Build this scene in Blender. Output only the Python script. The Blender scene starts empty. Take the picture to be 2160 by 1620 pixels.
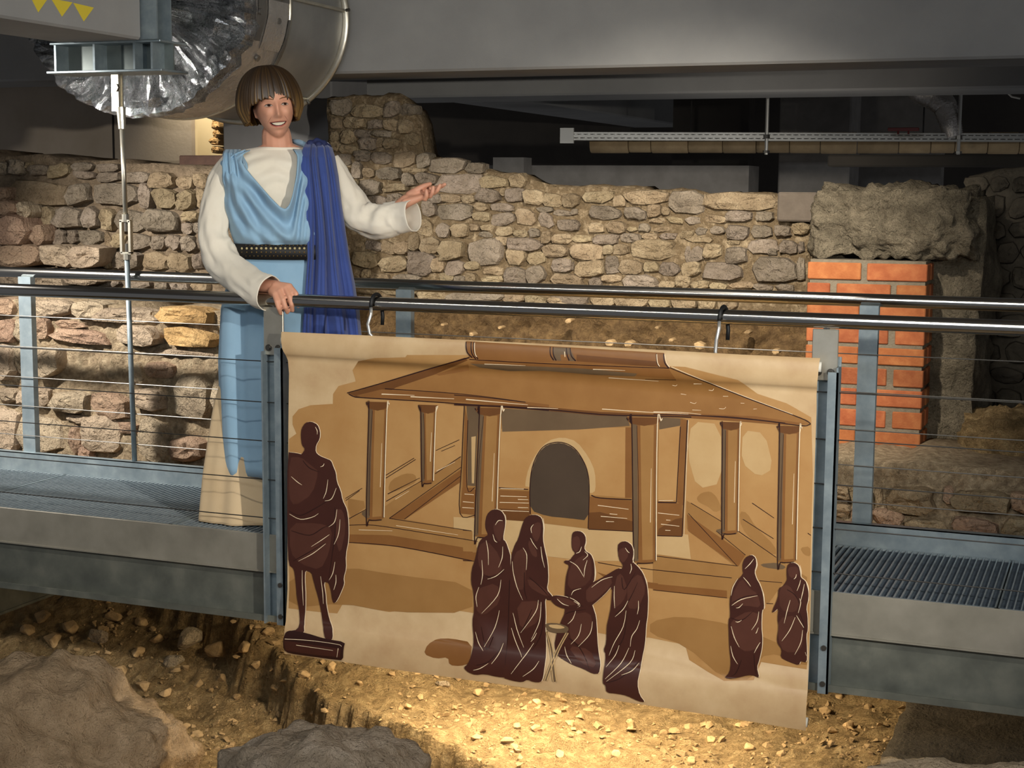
import bpy, bmesh, math, random
from math import sin, cos, pi, sqrt, exp, atan2, radians
from mathutils import Vector, Matrix, noise
from mathutils.bvhtree import BVHTree
from mathutils.geometry import tessellate_polygon
random.seed(7)
scene = bpy.context.scene
COL = scene.collection
V = Vector

# ------------------------------------------------------------------ camera
F, PITCH, YAW, ROLL, CH, CD = 3245.0, 0.124862, 0.37702, 0.007968, 1.281827, 4.905699
CAM = V((0, -CD, CH))
_f = V((-sin(YAW)*cos(PITCH), cos(YAW)*cos(PITCH), -sin(PITCH)))
_r0 = V((cos(YAW), sin(YAW), 0)); _u0 = _r0.cross(_f)
CR = _r0*cos(ROLL) + _u0*sin(ROLL); CU = _u0*cos(ROLL) - _r0*sin(ROLL); CF = _f
cd = bpy.data.cameras.new('camera'); cam = bpy.data.objects.new('camera', cd); COL.objects.link(cam)
cd.sensor_fit = 'HORIZONTAL'; cd.sensor_width = 36; cd.lens = F/2160*36; cd.clip_start = .05; cd.clip_end = 60
cam.matrix_world = Matrix(((CR.x, CU.x, -CF.x, CAM.x), (CR.y, CU.y, -CF.y, CAM.y), (CR.z, CU.z, -CF.z, CAM.z), (0, 0, 0, 1)))
scene.camera = cam
def ray(px, py): return CF + CR*((px-1080)/F) - CU*((py-810)/F)
def aty(px, py, Y): d = ray(px, py); return CAM + d*((Y+CD)/d.y)
def atz(px, py, Z): d = ray(px, py); return CAM + d*((Z-CH)/d.z)
def atx(px, py, X): d = ray(px, py); return CAM + d*((X)/d.x)
def atplane(px, py, O, n): d = ray(px, py); return CAM + d*((O-CAM).dot(n)/d.dot(n))

# ------------------------------------------------------------------ world, lamps, exposure
w = bpy.data.worlds.new('world'); scene.world = w; w.use_nodes = True
w.node_tree.nodes['Background'].inputs[0].default_value = (.92, .94, 1.0, 1)
w.node_tree.nodes['Background'].inputs[1].default_value = 0.085
vs = scene.view_settings; vs.view_transform = 'Standard'; vs.look = 'None'; vs.exposure = 0.68; vs.gamma = 1; vs.use_curve_mapping = False

def lamp(name, kind, loc, target, power, col, size=.1, spot=60, blend=.6, size_y=None):
    ld = bpy.data.lights.new(name, kind); ld.energy = power; ld.color = col
    if kind == 'AREA':
        ld.size = size
        if size_y: ld.shape = 'RECTANGLE'; ld.size_y = size_y
    else: ld.shadow_soft_size = size
    if kind == 'SPOT': ld.spot_size = radians(spot); ld.spot_blend = blend
    o = bpy.data.objects.new(name, ld); COL.objects.link(o); o.location = loc
    o.rotation_euler = (V(target)-V(loc)).to_track_quat('-Z', 'Y').to_euler()
    return o
lamp('beam_fill_light', 'AREA', (-0.8, -5.2, 2.6), (-1.5, 1.5, 1.6), 48, (.88, .94, 1.0), 1.6, size_y=.6)  # added cool fill to brighten the long beam's face, no real ceiling panel
lamp('rail_streak_light', 'AREA', (-1.9, -2.6, 2.7), (-1.9, -2.2, 0), 40, (1, .96, .88), 4.4, size_y=.12)  # added long area light for streaks on the handrails, no real fixture
lamp('key_spot_lamp', 'SPOT', (1.6, -3.3, 1.55), (-2.1, .3, .80), 430, (1, .95, .86), .05, 52, .8)
lamp('left_wall_spot_lamp', 'SPOT', (-5.15, -.35, 1.86), (-4.2, 1.6, .25), 330, (1, .95, .88), .05, 86, .8)
lamp('back_wall_spot_lamp', 'SPOT', (-1.35, -.4, 2.3), (-2.05, 2.6, .25), 460, (1, .92, .80), .04, 62, .95)
lamp('under_deck_strip_lamp', 'AREA', (-1.95, .34, -.10), (-1.95, .42, -1), 37, (1, .82, .55), 1.1, size_y=.08)
NP_ = aty(437, 290, 3.42)
lamp('niche_lamp', 'SPOT', (aty(458, 285, 3.42).x+.12, 3.02, NP_.z+.45), NP_, 14, (1, .90, .70), .03, 80, .7)
lamp('beam_uplight_lamp', 'SPOT', (-1.75, 2.98, .95), (-1.75, 3.85, 1.95), 9, (1, .92, .82), .04, 95, .9)

# ------------------------------------------------------------------ helpers
ORG = {}
def props(o, label=None, cat=None, group=None, kind=None):
    if label: o['label'] = label
    if cat: o['category'] = cat
    if group: o['group'] = group
    if kind: o['kind'] = kind
    return o
def thing(name, label, cat, loc=(0, 0, 0), group=None):
    o = bpy.data.objects.new(name, None); COL.objects.link(o); o.location = loc; o.empty_display_size = .1
    ORG[o] = V(loc); return props(o, label, cat, group)
def link(name, me, parent=None, loc=(0, 0, 0)):
    o = bpy.data.objects.new(name, me); COL.objects.link(o); loc = V(loc)
    if parent is not None:
        o.parent = parent; o.location = loc - ORG[parent]
    else: o.location = loc
    ORG[o] = loc; return o
def mk(name, verts, faces, mat, parent=None, smooth=False, mats=None, fmat=None, center=True):
    """one mesh object from world-space vertices, its origin at the middle of its box"""
    vs_ = [V(v) for v in verts]
    c = V((0, 0, 0))
    if center and vs_:
        lo = V([min(v[i] for v in vs_) for i in range(3)]); hi = V([max(v[i] for v in vs_) for i in range(3)]); c = (lo+hi)/2
    me = bpy.data.meshes.new(name); me.from_pydata([v-c for v in vs_], [], faces); me.update()
    for m in (mats or [mat]): me.materials.append(m)
    if fmat: me.polygons.foreach_set('material_index', fmat)
    if smooth: me.polygons.foreach_set('use_smooth', [True]*len(me.polygons))
    return link(name, me, parent, c)
class MB:
    """collects shapes, build() links them as one mesh object"""
    def __init__(s): s.v = []; s.f = []; s.m = []; s.cur = 0
    def add(s, vs_, fs):
        n = len(s.v); s.v += [V(v) for v in vs_]; s.f += [tuple(i+n for i in f) for f in fs]; s.m += [s.cur]*len(fs); return s
    def box(s, lo, hi):
        x0, y0, z0 = lo; x1, y1, z1 = hi
        return s.add([(x0, y0, z0), (x1, y0, z0), (x1, y1, z0), (x0, y1, z0), (x0, y0, z1), (x1, y0, z1), (x1, y1, z1), (x0, y1, z1)],
                     [(0, 3, 2, 1), (4, 5, 6, 7), (0, 1, 5, 4), (1, 2, 6, 5), (2, 3, 7, 6), (3, 0, 4, 7)])
    def bbox(s, lo, hi, b):
        """box with chamfered edges"""
        bm = bmesh.new(); bmesh.ops.create_cube(bm, size=1)
        lo = V(lo); hi = V(hi); c = (lo+hi)/2; d = hi-lo
        for v in bm.verts: v.co = V((c.x+v.co.x*d.x, c.y+v.co.y*d.y, c.z+v.co.z*d.z))
        bmesh.ops.bevel(bm, geom=bm.edges[:], offset=b, segments=1, affect='EDGES')
        return s.bm(bm)
    def bm(s, bm):
        bm.verts.index_update(); s.add([v.co.copy() for v in bm.verts], [tuple(v.index for v in f.verts) for f in bm.faces]); bm.free(); return s
    def tube(s, pts, r, n=10, cap=True, r2=None):
        pts = [V(p) for p in pts]; rs = r if isinstance(r, (list, tuple)) else [r]*len(pts)
        vs_ = []; fs = []; up = None
        for i, p in enumerate(pts):
            t = (pts[min(i+1, len(pts)-1)]-pts[max(i-1, 0)]).normalized()
            if up is None: up = V((0, 0, 1)) if abs(t.z) < .9 else V((0, 1, 0))
            a = t.cross(up).normalized(); b = a.cross(t).normalized(); up = b
            for k in range(n):
                q = 2*pi*k/n; vs_.append(p + a*(cos(q)*rs[i]) + b*(sin(q)*(rs[i] if r2 is None else r2)))
        for i in range(len(pts)-1):
            for k in range(n): fs.append((i*n+k, i*n+(k+1) % n, (i+1)*n+(k+1) % n, (i+1)*n+k))
        if cap: fs.append(tuple(reversed(range(n)))); fs.append(tuple(range((len(pts)-1)*n, len(pts)*n)))
        return s.add(vs_, fs)
    def prism(s, poly, ax, lo, hi):
        """2-D polygon (counter-clockwise) extruded along axis ax"""
        def P(p, h):
            q = [0, 0, 0]; o = [i for i in range(3) if i != ax]; q[ax] = h; q[o[0]] = p[0]; q[o[1]] = p[1]; return q
        n = len(poly); s.add([P(p, lo) for p in poly]+[P(p, hi) for p in poly],
            [tuple(range(n))[::-1], tuple(range(n, 2*n))]+[(i, (i+1) % n, n+(i+1) % n, n+i) for i in range(n)]); return s
    def build(s, name, mat, parent=None, smooth=False, mats=None):
        return mk(name, s.v, s.f, mat, parent, smooth, mats, s.m if mats else None)
def recalc(o):
    bm = bmesh.new(); bm.from_mesh(o.data); bmesh.ops.recalc_face_normals(bm, faces=bm.faces); bm.to_mesh(o.data); bm.free(); return o
def sharp(o, deg=35):
    me = o.data; me.polygons.foreach_set('use_smooth', [True]*len(me.polygons))
    try: me.set_sharp_from_angle(angle=radians(deg))
    except Exception: pass
    return o
def lerp(a, b, t): return a+(b-a)*t
def interp(tab, x):
    """piecewise-linear table [(x, v...)]"""
    if x <= tab[0][0]: return tab[0][1:]
    for a, b in zip(tab, tab[1:]):
        if x <= b[0]:
            t = (x-a[0])/(b[0]-a[0]); return tuple(lerp(p, q, t) for p, q in zip(a[1:], b[1:]))
    return tab[-1][1:]
def sm(a, b, x): t = max(0, min(1, (x-a)/(b-a))); return t*t*(3-2*t)
def fbm(p, o=4, H=.9): return noise.fractal(V(p), H, 2.1, o)

# ------------------------------------------------------------------ materials
def srgb(h):
    if isinstance(h, str): h = [int(h[i:i+2], 16)/255 for i in (0, 2, 4)]
    return tuple(c/12.92 if c <= .04045 else ((c+.055)/1.055)**2.4 for c in h)+(1,)
MATS = {}
def M(name, c1, c2=None, c3=None, rough=.7, metal=0, nscale=6, bump=0, bscale=40, bdist=.01, vary=0, hue=0, spec=.4, bump2=0, b2scale=8, stretch=None, sub=0, sheen=0, attr=None, kind='NOISE', rvar=0):
    if name in MATS: return MATS[name]
    m = bpy.data.materials.new(name); m.use_nodes = True; nt = m.node_tree; N = nt.nodes; L = nt.links
    b = N['Principled BSDF']; b.inputs['Roughness'].default_value = rough; b.inputs['Metallic'].default_value = metal
    b.inputs['Specular IOR Level'].default_value = spec
    if sub: b.inputs['Subsurface Weight'].default_value = sub; b.inputs['Subsurface Radius'].default_value = (.012, .005, .003); b.inputs['Subsurface Scale'].default_value = 1
    if sheen: b.inputs['Sheen Weight'].default_value = sheen
    tc = N.new('ShaderNodeTexCoord'); oi = N.new('ShaderNodeObjectInfo')
    ad = N.new('ShaderNodeVectorMath'); ad.operation = 'ADD'
    sc = N.new('ShaderNodeMath'); sc.operation = 'MULTIPLY'; sc.inputs[1].default_value = 37.0
    L.new(oi.outputs['Random'], sc.inputs[0]); L.new(tc.outputs['Object'], ad.inputs[0]); L.new(sc.outputs[0], ad.inputs[1])
    vec = ad.outputs[0]
    if stretch:
        mp = N.new('ShaderNodeMapping'); mp.inputs['Scale'].default_value = stretch; L.new(vec, mp.inputs['Vector']); vec = mp.outputs[0]
    col = srgb(c1) 
    out = None
    if c2 is not None:
        if kind == 'VORONOI':
            nz = N.new('ShaderNodeTexVoronoi'); nz.inputs['Scale'].default_value = nscale; fac = nz.outputs['Color']
        else:
            nz = N.new('ShaderNodeTexNoise'); nz.inputs['Scale'].default_value = nscale; nz.inputs['Detail'].default_value = 7; nz.inputs['Roughness'].default_value = .6; fac = nz.outputs['Fac']
        L.new(vec, nz.inputs['Vector'])
        if attr:
            at = N.new('ShaderNodeAttribute'); at.attribute_name = attr; fac = at.outputs['Fac']
        rp = N.new('ShaderNodeValToRGB'); e = rp.color_ramp.elements
        e[0].position = .30 if not attr else 0; e[0].color = col; e[1].position = .70 if not attr else 1; e[1].color = srgb(c2)
        if c3 is not None: k = e.new(.5); k.color = srgb(c3)
        L.new(fac, rp.inputs[0]); out = rp.outputs[0]
    if vary or hue:
        hs = N.new('ShaderNodeHueSaturation')
        if out: L.new(out, hs.inputs['Color'])
        else: hs.inputs['Color'].default_value = col
        mr = N.new('ShaderNodeMapRange'); mr.inputs['To Min'].default_value = 1-vary; mr.inputs['To Max'].default_value = 1+vary*.8
        L.new(oi.outputs['Random'], mr.inputs['Value']); L.new(mr.outputs[0], hs.inputs['Value'])
        if hue:
            m2 = N.new('ShaderNodeMath'); m2.operation = 'MULTIPLY'; m2.inputs[1].default_value = 7.31; m3 = N.new('ShaderNodeMath'); m3.operation = 'FRACT'
            L.new(oi.outputs['Random'], m2.inputs[0]); L.new(m2.outputs[0], m3.inputs[0])
            mh = N.new('ShaderNodeMapRange'); mh.inputs['To Min'].default_value = .5-hue; mh.inputs['To Max'].default_value = .5+hue
            L.new(m3.outputs[0], mh.inputs['Value']); L.new(mh.outputs[0], hs.inputs['Hue'])
        out = hs.outputs[0]
    if out: L.new(out, b.inputs['Base Color'])
    else: b.inputs['Base Color'].default_value = col
    nrm = None
    for st, bs, bd in ((bump2, b2scale, bdist*2), (bump, bscale, bdist)):
        if not st: continue
        n2 = N.new('ShaderNodeTexNoise'); n2.inputs['Scale'].default_value = bs; n2.inputs['Detail'].default_value = 6; n2.inputs['Roughness'].default_value = .62
        L.new(vec, n2.inputs['Vector'])
        bp = N.new('ShaderNodeBump'); bp.inputs['Strength'].default_value = st; bp.inputs['Distance'].default_value = bd
        L.new(n2.outputs['Fac'], bp.inputs['Height'])
        if nrm: L.new(nrm, bp.inputs['Normal'])
        nrm = bp.outputs[0]
    if nrm: L.new(nrm, b.inputs['Normal'])
    if rvar:
        n3 = N.new('ShaderNodeTexNoise'); n3.inputs['Scale'].default_value = 9; n3.inputs['Detail'].default_value = 4; L.new(vec, n3.inputs['Vector'])
        r3 = N.new('ShaderNodeMapRange'); r3.inputs['From Min'].default_value = .3; r3.inputs['From Max'].default_value = .7
        r3.inputs['To Min'].default_value = rough-rvar; r3.inputs['To Max'].default_value = rough+rvar
        L.new(n3.outputs['Fac'], r3.inputs['Value']); L.new(r3.outputs[0], b.inputs['Roughness'])
    MATS[name] = m; return m

concrete = M('concrete_painted', '8b8a88', '97969300'[:6], rough=.85, nscale=3, bump=.25, bscale=120, bdist=.002, spec=.2)
plaster = M('plaster', 'b3a595', 'a39583', rough=.9, nscale=3, bump=.35, bscale=40, bdist=.004, spec=.15)
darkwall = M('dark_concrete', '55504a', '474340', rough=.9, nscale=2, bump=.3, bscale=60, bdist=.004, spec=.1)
palecon = M('pale_concrete', '8d8984', '7b7772', rough=.9, nscale=8, bump=.3, bscale=120, bdist=.004, spec=.15)
stone_grey = M('stone_grey', '786b5b', 'a19281', '8d7f6d', rough=.9, nscale=9, bump=.9, bscale=38, bdist=.03, bump2=.9, b2scale=11, vary=.20, hue=.006, spec=.15)
stone_warm = M('stone_warm', '857359', 'b3a081', '9c896c', rough=.9, nscale=9, bump=.9, bscale=38, bdist=.03, bump2=.9, b2scale=11, vary=.20, hue=.006, spec=.15)
stone_pale = M('stone_pale', '9d8b74', 'cbb79b', 'b6a288', rough=.9, nscale=7, bump=1, bscale=32, bdist=.035, bump2=1, b2scale=9, vary=.16, hue=.006, spec=.15)
stone_pink = M('stone_pink', '9c7f69', 'c2a589', 'b0937a', rough=.9, nscale=6, bump=1, bscale=32, bdist=.035, bump2=1, b2scale=9, vary=.12, hue=.006, spec=.15)
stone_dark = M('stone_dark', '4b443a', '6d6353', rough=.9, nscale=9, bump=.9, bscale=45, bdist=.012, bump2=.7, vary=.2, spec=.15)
mortar = M('mortar', '86745a', 'b19d7e', '75634a', rough=.95, nscale=24, bump=1, bscale=90, bdist=.012, bump2=1, b2scale=26, spec=.1)
mortar_grey = M('mortar_grey', '6b5c4a', '97846c', rough=.95, nscale=24, bump=1, bscale=90, bdist=.012, bump2=1, b2scale=26, spec=.1)
mortar_pale = M('mortar_pale', '8d7b63', 'd2bd9c', 'b29d7f', rough=.95, nscale=34, bump=1, bscale=80, bdist=.018, bump2=1, b2scale=30, spec=.1)
earth = M('earth', '8b7350', 'c6aa7c', 'a98d63', rough=.95, nscale=22, bump=1, bscale=60, bdist=.045, bump2=1, b2scale=18, spec=.1)
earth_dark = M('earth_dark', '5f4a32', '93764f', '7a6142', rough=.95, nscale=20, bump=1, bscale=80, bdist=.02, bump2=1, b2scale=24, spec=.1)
pebble_m = M('pebble', '8e7553', 'c3a478', rough=.92, nscale=20, bump=.6, bscale=60, bdist=.01, vary=.25, spec=.12)
boulder_m = M('boulder', '75695a', '9d9080', '897c6b', rough=.92, nscale=8, bump=1, bscale=50, bdist=.02, bump2=1, b2scale=14, spec=.12)
rubble_m = M('rubble_concrete', '5f5647', '8c806b', '756b59', rough=.95, nscale=14, bump=1, bscale=50, bdist=.035, bump2=.8, b2scale=16, spec=.1)
brick_m = M('brick_red', '84492a', '9d633c', '905432', rough=.85, nscale=18, bump=.5, bscale=120, bdist=.004, vary=.16, hue=.006, spec=.2)
brick_mortar = M('brick_mortar', '655c4d', '796f5f', rough=.95, nscale=30, bump=.8, bscale=120, bdist=.006, spec=.1)
galv = M('galvanised_steel', '7d8a90', '9aa5a8', '8a969b', rough=.48, metal=.55, nscale=16, kind='NOISE', bump=.06, bscale=60, bdist=.002, spec=.5, rvar=.1)
galv_flat = M('galvanised_dull', '5e6059', '7b7b70', '6b6d64', rough=.55, metal=.45, nscale=9, bump=.05, bscale=40, bdist=.002, spec=.4, rvar=.1)
galv_duct = M('galvanised_duct', '9a9a98', 'b0afab', rough=.42, metal=.75, nscale=4, bump=.05, bscale=6, bdist=.01)
stainless = M('stainless', 'b9b6b0', rough=.17, metal=1.0)
stain_plate = M('stainless_plate', 'c7c2b4', 'b5af9f', rough=.34, metal=.8, nscale=14)
bolt_m = M('bolt_steel', '6a665f', rough=.35, metal=.9)
foil = M('foil', 'cfc9c2', 'b9b3ac', rough=.26, metal=.72, nscale=5, bump=.25, bscale=12, bdist=.03, bump2=.2, b2scale=70, rvar=.08)
foil_crumple = M('foil_crumpled', 'dcdee0', '8d9092', rough=.18, metal=.85, nscale=9, bump=1.0, bscale=16, bdist=.10, bump2=1.0, b2scale=34)
foil_tape = M('foil_tape', '7e7b76', '938f89', rough=.4, metal=.8, nscale=6, bump=.15, bscale=30, bdist=.01)
wire_m = M('wire_steel', '33312e', rough=.45, metal=.4)
black_m = M('black_rubber', '121212', rough=.55, spec=.4)
yellow_m = M('yellow_vinyl', 'd9c33e', rough=.6)
lagging = M('tan_lagging', '9a8362', 'b89f79', rough=.85, nscale=9, bump=.4, bscale=40, bdist=.006, vary=.15)
red_m = M('red_paint', '6e1f18', rough=.5)
white_m = M('white_plastic', 'c9c7c0', rough=.5)
# ------------------------------------------------------------------ the setting: ceiling and beams
def struct(o, label=None): o['kind'] = 'structure'; return o
YB = 2.35
zb = aty(735, 155, YB).z                                        # underside of the long beam
ceil = struct(MB().box((-9, -6.5, 2.78), (4.5, 9.2, 2.98)).build('ceiling', concrete))
MB().bbox((-8.5, YB, zb), (4.4, YB+.46, 2.78), .012).build('beam', concrete, ceil)
zb2 = aty(1300, 199, 3.75).z
MB().bbox((-8.5, 3.75, zb2), (4.4, 4.3, 2.78), .012).build('beam', concrete, ceil)
# cross beam over the left end of the bridge (runs away from the bridge front)
yb_end = .60
e1 = aty(299, 84, yb_end); zc = e1.z; e2 = atz(120, 88, zc)
wb = e1.x - atz(0, 68, zc).x
x_r = e1.x; x_l = x_r - abs(atz(0, 37, zc).x - 0)*0 - .42
MB().bbox((x_l, -6.3, zc), (x_r, yb_end, 2.78), .01).build('beam', concrete, ceil)
# deep cross beam beyond the long beams, and more behind
j0 = aty(894, 208, 4.3); j1x = atz(1325, 270, j0.z)
MB().bbox((j0.x, 4.3, j0.z), (j0.x+.55, 9.0, 2.78), .012).build('beam', concrete, ceil)
# ------------------------------------------------------------------ room walls behind the ruins
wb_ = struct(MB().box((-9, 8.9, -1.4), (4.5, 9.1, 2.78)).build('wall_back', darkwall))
# plastered wall behind the left ruin, with a dark joint
YP = 3.2
pl = aty(0, 300, YP); pr = aty(404, 300, YP)
wp = struct(MB().box((pl.x-2.2, YP, -.9), (pr.x, YP+.04, 2.78)).build('wall_left', plaster))
jx = aty(240, 300, YP).x
MB().box((jx-.006, YP-.004, .6), (jx+.006, YP, 2.7)).build('joint', M('joint_dark', '2b2622', rough=.9), wp)
WLN = []
# lit room corner seen past the plastered wall
ll = aty(404, 300, 3.42); lr = aty(475, 300, 3.42)
wl = struct(MB().box((ll.x-.5, 3.42, .4), (lr.x+.05, 3.5, 2.6)).build('wall_left_niche', M('cream_plaster', 'e6d3ac', 'dcc79c', rough=.9, nscale=5)))
wd = struct(MB().bbox((aty(470, 300, 2.95).x, 2.95, -.9), (aty(700, 300, 2.95).x, 3.4, 2.78), .01).build('wall_pillar', M('grey_pillar', '6f6d6b', '7a7876', rough=.9, nscale=4)))
sl_ = aty(388, 326, 2.3); sr_ = aty(490, 350, 2.3)
MB().bbox((sl_.x, 2.25, aty(430, 350, 2.3).z), (sr_.x, 2.7, aty(430, 328, 2.3).z), .006).build('slab', M('brown_slab', '45322a', '563f33', rough=.9, nscale=20, bump=.5, bscale=60), wl)
for i, (px_, py_, w_, h_) in enumerate(((462, 262, 17, 22), (463, 283, 13, 18), (459, 299, 18, 16), (462, 316, 17, 16))):
    c0 = aty(px_, py_, 3.3); k_ = (c0-CAM).length/F; NICHE = (c0, w_*k_, h_*k_)
    WLN.append(NICHE)
# low parapet, pale pillar and grey panels in the dark space behind the right wall
struct(MB().box((aty(1030, 330, 5.2).x, 5.2, -.9), (aty(1580, 350, 5.2).x, 5.5, aty(1300, 349, 5.2).z)).build('wall_parapet', palecon))
struct(MB().box((aty(1040, 330, 5.0).x, 5.0, -.9), (aty(1105, 330, 5.0).x, 5.15, aty(1070, 332, 5.0).z)).build('wall_parapet_stub', palecon))
struct(MB().bbox((aty(1640, 400, 5.5).x, 5.5, -.9), (aty(1790, 400, 5.5).x, 5.9, 2.78), .01).build('wall_pillar_pale', palecon))
struct(MB().box((aty(1790, 240, 6.6).x, 6.6, -.9), (aty(1990, 240, 6.6).x, 6.8, 2.78)).build('wall_panel', palecon))
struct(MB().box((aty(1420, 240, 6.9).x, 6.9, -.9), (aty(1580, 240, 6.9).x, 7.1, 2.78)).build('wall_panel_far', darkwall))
# deep concrete lintel across the right end of the dark space
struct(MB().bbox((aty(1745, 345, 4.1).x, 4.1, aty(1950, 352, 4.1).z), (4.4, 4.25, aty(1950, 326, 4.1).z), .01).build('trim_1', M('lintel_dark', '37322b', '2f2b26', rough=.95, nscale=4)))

# ------------------------------------------------------------------ ruined stone walls
def rubble_wall(name, top, Y, zbot, thick, mat, amp=.018, step=.04, seed=0, slope=0.0):
    """top = polyline of pixels of the wall's upper edge on plane Y (left to right)"""
    P = [aty(px, py, Y) for px, py in top]; tab = [(p.x, p.z) for p in P]
    x0, x1 = tab[0][0], tab[-1][0]; nx = max(2, int((x1-x0)/step)); zm = max(t[1] for t in tab); nz = max(2, int((zm-zbot)/step))
    vs_ = []; fs = []
    for j in range(nz+1):
        for i in range(nx+1):
            x = lerp(x0, x1, i/nx); zt = interp(tab, x)[0] + .02*fbm((x*5, seed, 0), 3); t = j/nz; z = lerp(zbot, zt, t)
            d = amp*fbm((x*6, seed+3.1, z*6), 5) + amp*.8*fbm((x*22, seed, z*22), 3)
            vs_.append((x, Y + d + slope*(z-zbot), z))
    W = nx+1
    for j in range(nz):
        for i in range(nx): a = j*W+i; fs.append((a, a+1, a+1+W, a+W))
    n = len(vs_)
    # top cap and back
    for k, (dy, dz) in enumerate(((.35, .01), (1, 0))):
        for i in range(W):
            v = vs_[nz*W+i]; vs_.append((v[0], v[1]+thick*dy, v[2]+dz + (.02*fbm((v[0]*9, seed, dy*7), 3))))
    for i in range(nx):
        a = nz*W+i; fs.append((a, a+1, n+i+1, n+i)); fs.append((n+i, n+i+1, n+W+i+1, n+W+i))
    m = len(vs_)
    for i in range(W): vs_.append((vs_[n+W+i][0], Y+thick, zbot))
    for i in range(nx): fs.append((n+W+i, n+W+i+1, m+i+1, m+i))
    for e in (0, nx):                                             # end caps
        ring = [j*W+e for j in range(nz+1)]+[n+e, n+W+e, m+e]; fs.append(tuple(ring) if e == 0 else tuple(reversed(ring)))
    o = mk(name, vs_, fs, mat, None, True); return struct(recalc(o))
def stone_mesh(w, h, d, seed, n=11, box=3.4, rough=.12):
    """one irregular ashlar or field stone with a hewn, faceted face; about 90 triangles"""
    rnd = random.Random(seed); vs_ = []; fs = []; ang = []
    cx = [rnd.uniform(.84, 1.05) for _ in range(4)]; n = n if min(w, h) > .045 else 9
    sk = rnd.uniform(-.14, .14)
    for k in range(n):
        a = 2*pi*(k+rnd.uniform(-.30, .30))/n; ca, sa = cos(a), sin(a)
        r = (abs(ca)**box+abs(sa)**box)**(-1/box)*rnd.uniform(1-rough, 1+rough*.35)*cx[int((a % (2*pi))/(pi/2)) % 4]
        ang.append((ca*r, sa*r+sk*ca*r))
    tx, tz = rnd.uniform(-.16, .16), rnd.uniform(-.16, .16)
    for s, y, q_ in ((1.0, .45*d+.03, 0), (1.0, -.42*d, .14), (.92, -.84*d, .14), (.62, -.98*d, .13), (.28, -1.0*d, .12)):
        for k, (a, b) in enumerate(ang):
            q = rnd.uniform(-q_, q_)*d; j = rnd.uniform(.95, 1.05) if s < 1 else 1
            vs_.append((a*s*j*w/2, y + q + (tx*a*w/2 + tz*b*h/2)*(1 if y < 0 else 0), b*s*j*h/2))
    c = len(vs_); vs_.append((0, -1.0*d+rnd.uniform(-.1, .1)*d, 0))
    R = 5
    for r in range(R-1):
        for k in range(n): fs.append((r*n+k, r*n+(k+1) % n, (r+1)*n+(k+1) % n, (r+1)*n+k))
    for k in range(n): fs.append(((R-1)*n+k, (R-1)*n+(k+1) % n, c))
    me = bpy.data.meshes.new('stone'); me.from_pydata(vs_, [], fs); me.update()
    bm = bmesh.new(); bm.from_mesh(me); bmesh.ops.recalc_face_normals(bm, faces=bm.faces); bm.to_mesh(me); bm.free()
    me.polygons.foreach_set('use_smooth', [True]*len(me.polygons)); me.set_sharp_from_angle(angle=radians(24))
    return me
_sid = [0]
def stones(parent, boxes, ox, oy, s, Y, mat, d=(.03, .06), grow=1.07, box=4.6, inset=0):
    for (a, b, c, e) in boxes:
        _sid[0] += 1
        p = aty(ox+a/s, oy+b/s, Y); q = aty(ox+c/s, oy+e/s, Y); c0 = (p+q)/2
        w_ = abs(q.x-p.x)*grow*1.07; h_ = abs(p.z-q.z)*grow*1.07; rnd = random.Random(_sid[0])
        dd = min(rnd.uniform(*d), .6*min(w_, h_)+.01)
        me = stone_mesh(w_, h_, dd, _sid[0]*13+5, box=box); me.materials.append(mat if not isinstance(mat, list) else rnd.choice(mat))
        o = link('stone', me, parent, (c0.x, Y+.012+inset, c0.z)); o.rotation_euler = (0, rnd.uniform(-.05, .05), 0)

for i, (c0, w_, h_) in enumerate(WLN):
    me = stone_mesh(w_*1.3, h_*1.1, .05, 700+i, box=3); me.materials.append(M('niche_stone', 'b08a5a', 'cda672', rough=.9, nscale=20, bump=.8, bscale=60)); link('stone', me, wl, c0)
YLU, YLL, YR = 2.05, 1.42, 2.65
w1 = rubble_wall('wall_left_ruin', [(-60, 318), (0, 330), (80, 325), (150, 338), (230, 340), (300, 345), (420, 352), (520, 358), (590, 360)], YLU, -1.3, .5, mortar_grey, seed=1)
L1 = [(0,100,105,225),(118,65,248,220),(255,95,340,170),(290,125,495,232),(488,115,690,250),(700,185,920,265),(700,100,910,185),(930,110,1150,195),(930,195,1155,290),(1200,190,1440,300),(1440,195,1690,355),(1700,230,1850,350),(1860,210,1990,350),
 (95,270,665,505),(670,285,895,510),(895,290,1350,520),(1340,310,1480,550),(1480,340,1710,545),(1700,370,1885,550),(1890,350,1980,550),
 (310,520,545,715),(550,530,820,720),(832,520,972,725),(975,545,1135,755),(1140,560,1395,762),(1405,550,1730,760),(1735,560,1900,670),(1745,680,1850,780),(1855,670,1960,780),
 (495,725,655,900),(660,745,765,870),(765,740,1000,890),(1010,760,1080,930),(1088,770,1230,910),(1245,785,1455,930),(1460,785,1605,935),(1600,785,1740,925),(1750,800,1890,945),(1895,800,2010,940),
 (1000,950,1085,1110),(1090,940,1170,1115),(1175,950,1365,1120),(1375,950,1620,1135),(1630,960,1845,1145),(1850,950,1960,1120),(1970,950,2100,1110),
 (980,1130,1190,1300),(1200,1140,1480,1310),(1490,1150,1620,1310),(1630,1160,1830,1330),(1840,1150,2000,1330),(1010,1320,1200,1440),(1210,1330,1390,1450),(1400,1330,1600,1450),(1610,1350,1800,1460),(1810,1350,2050,1460)]
stones(w1, L1, 0, 320, 4.5, YLU, [stone_grey, stone_grey, stone_warm], (.05, .085), 1.05, 5.0)
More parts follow.
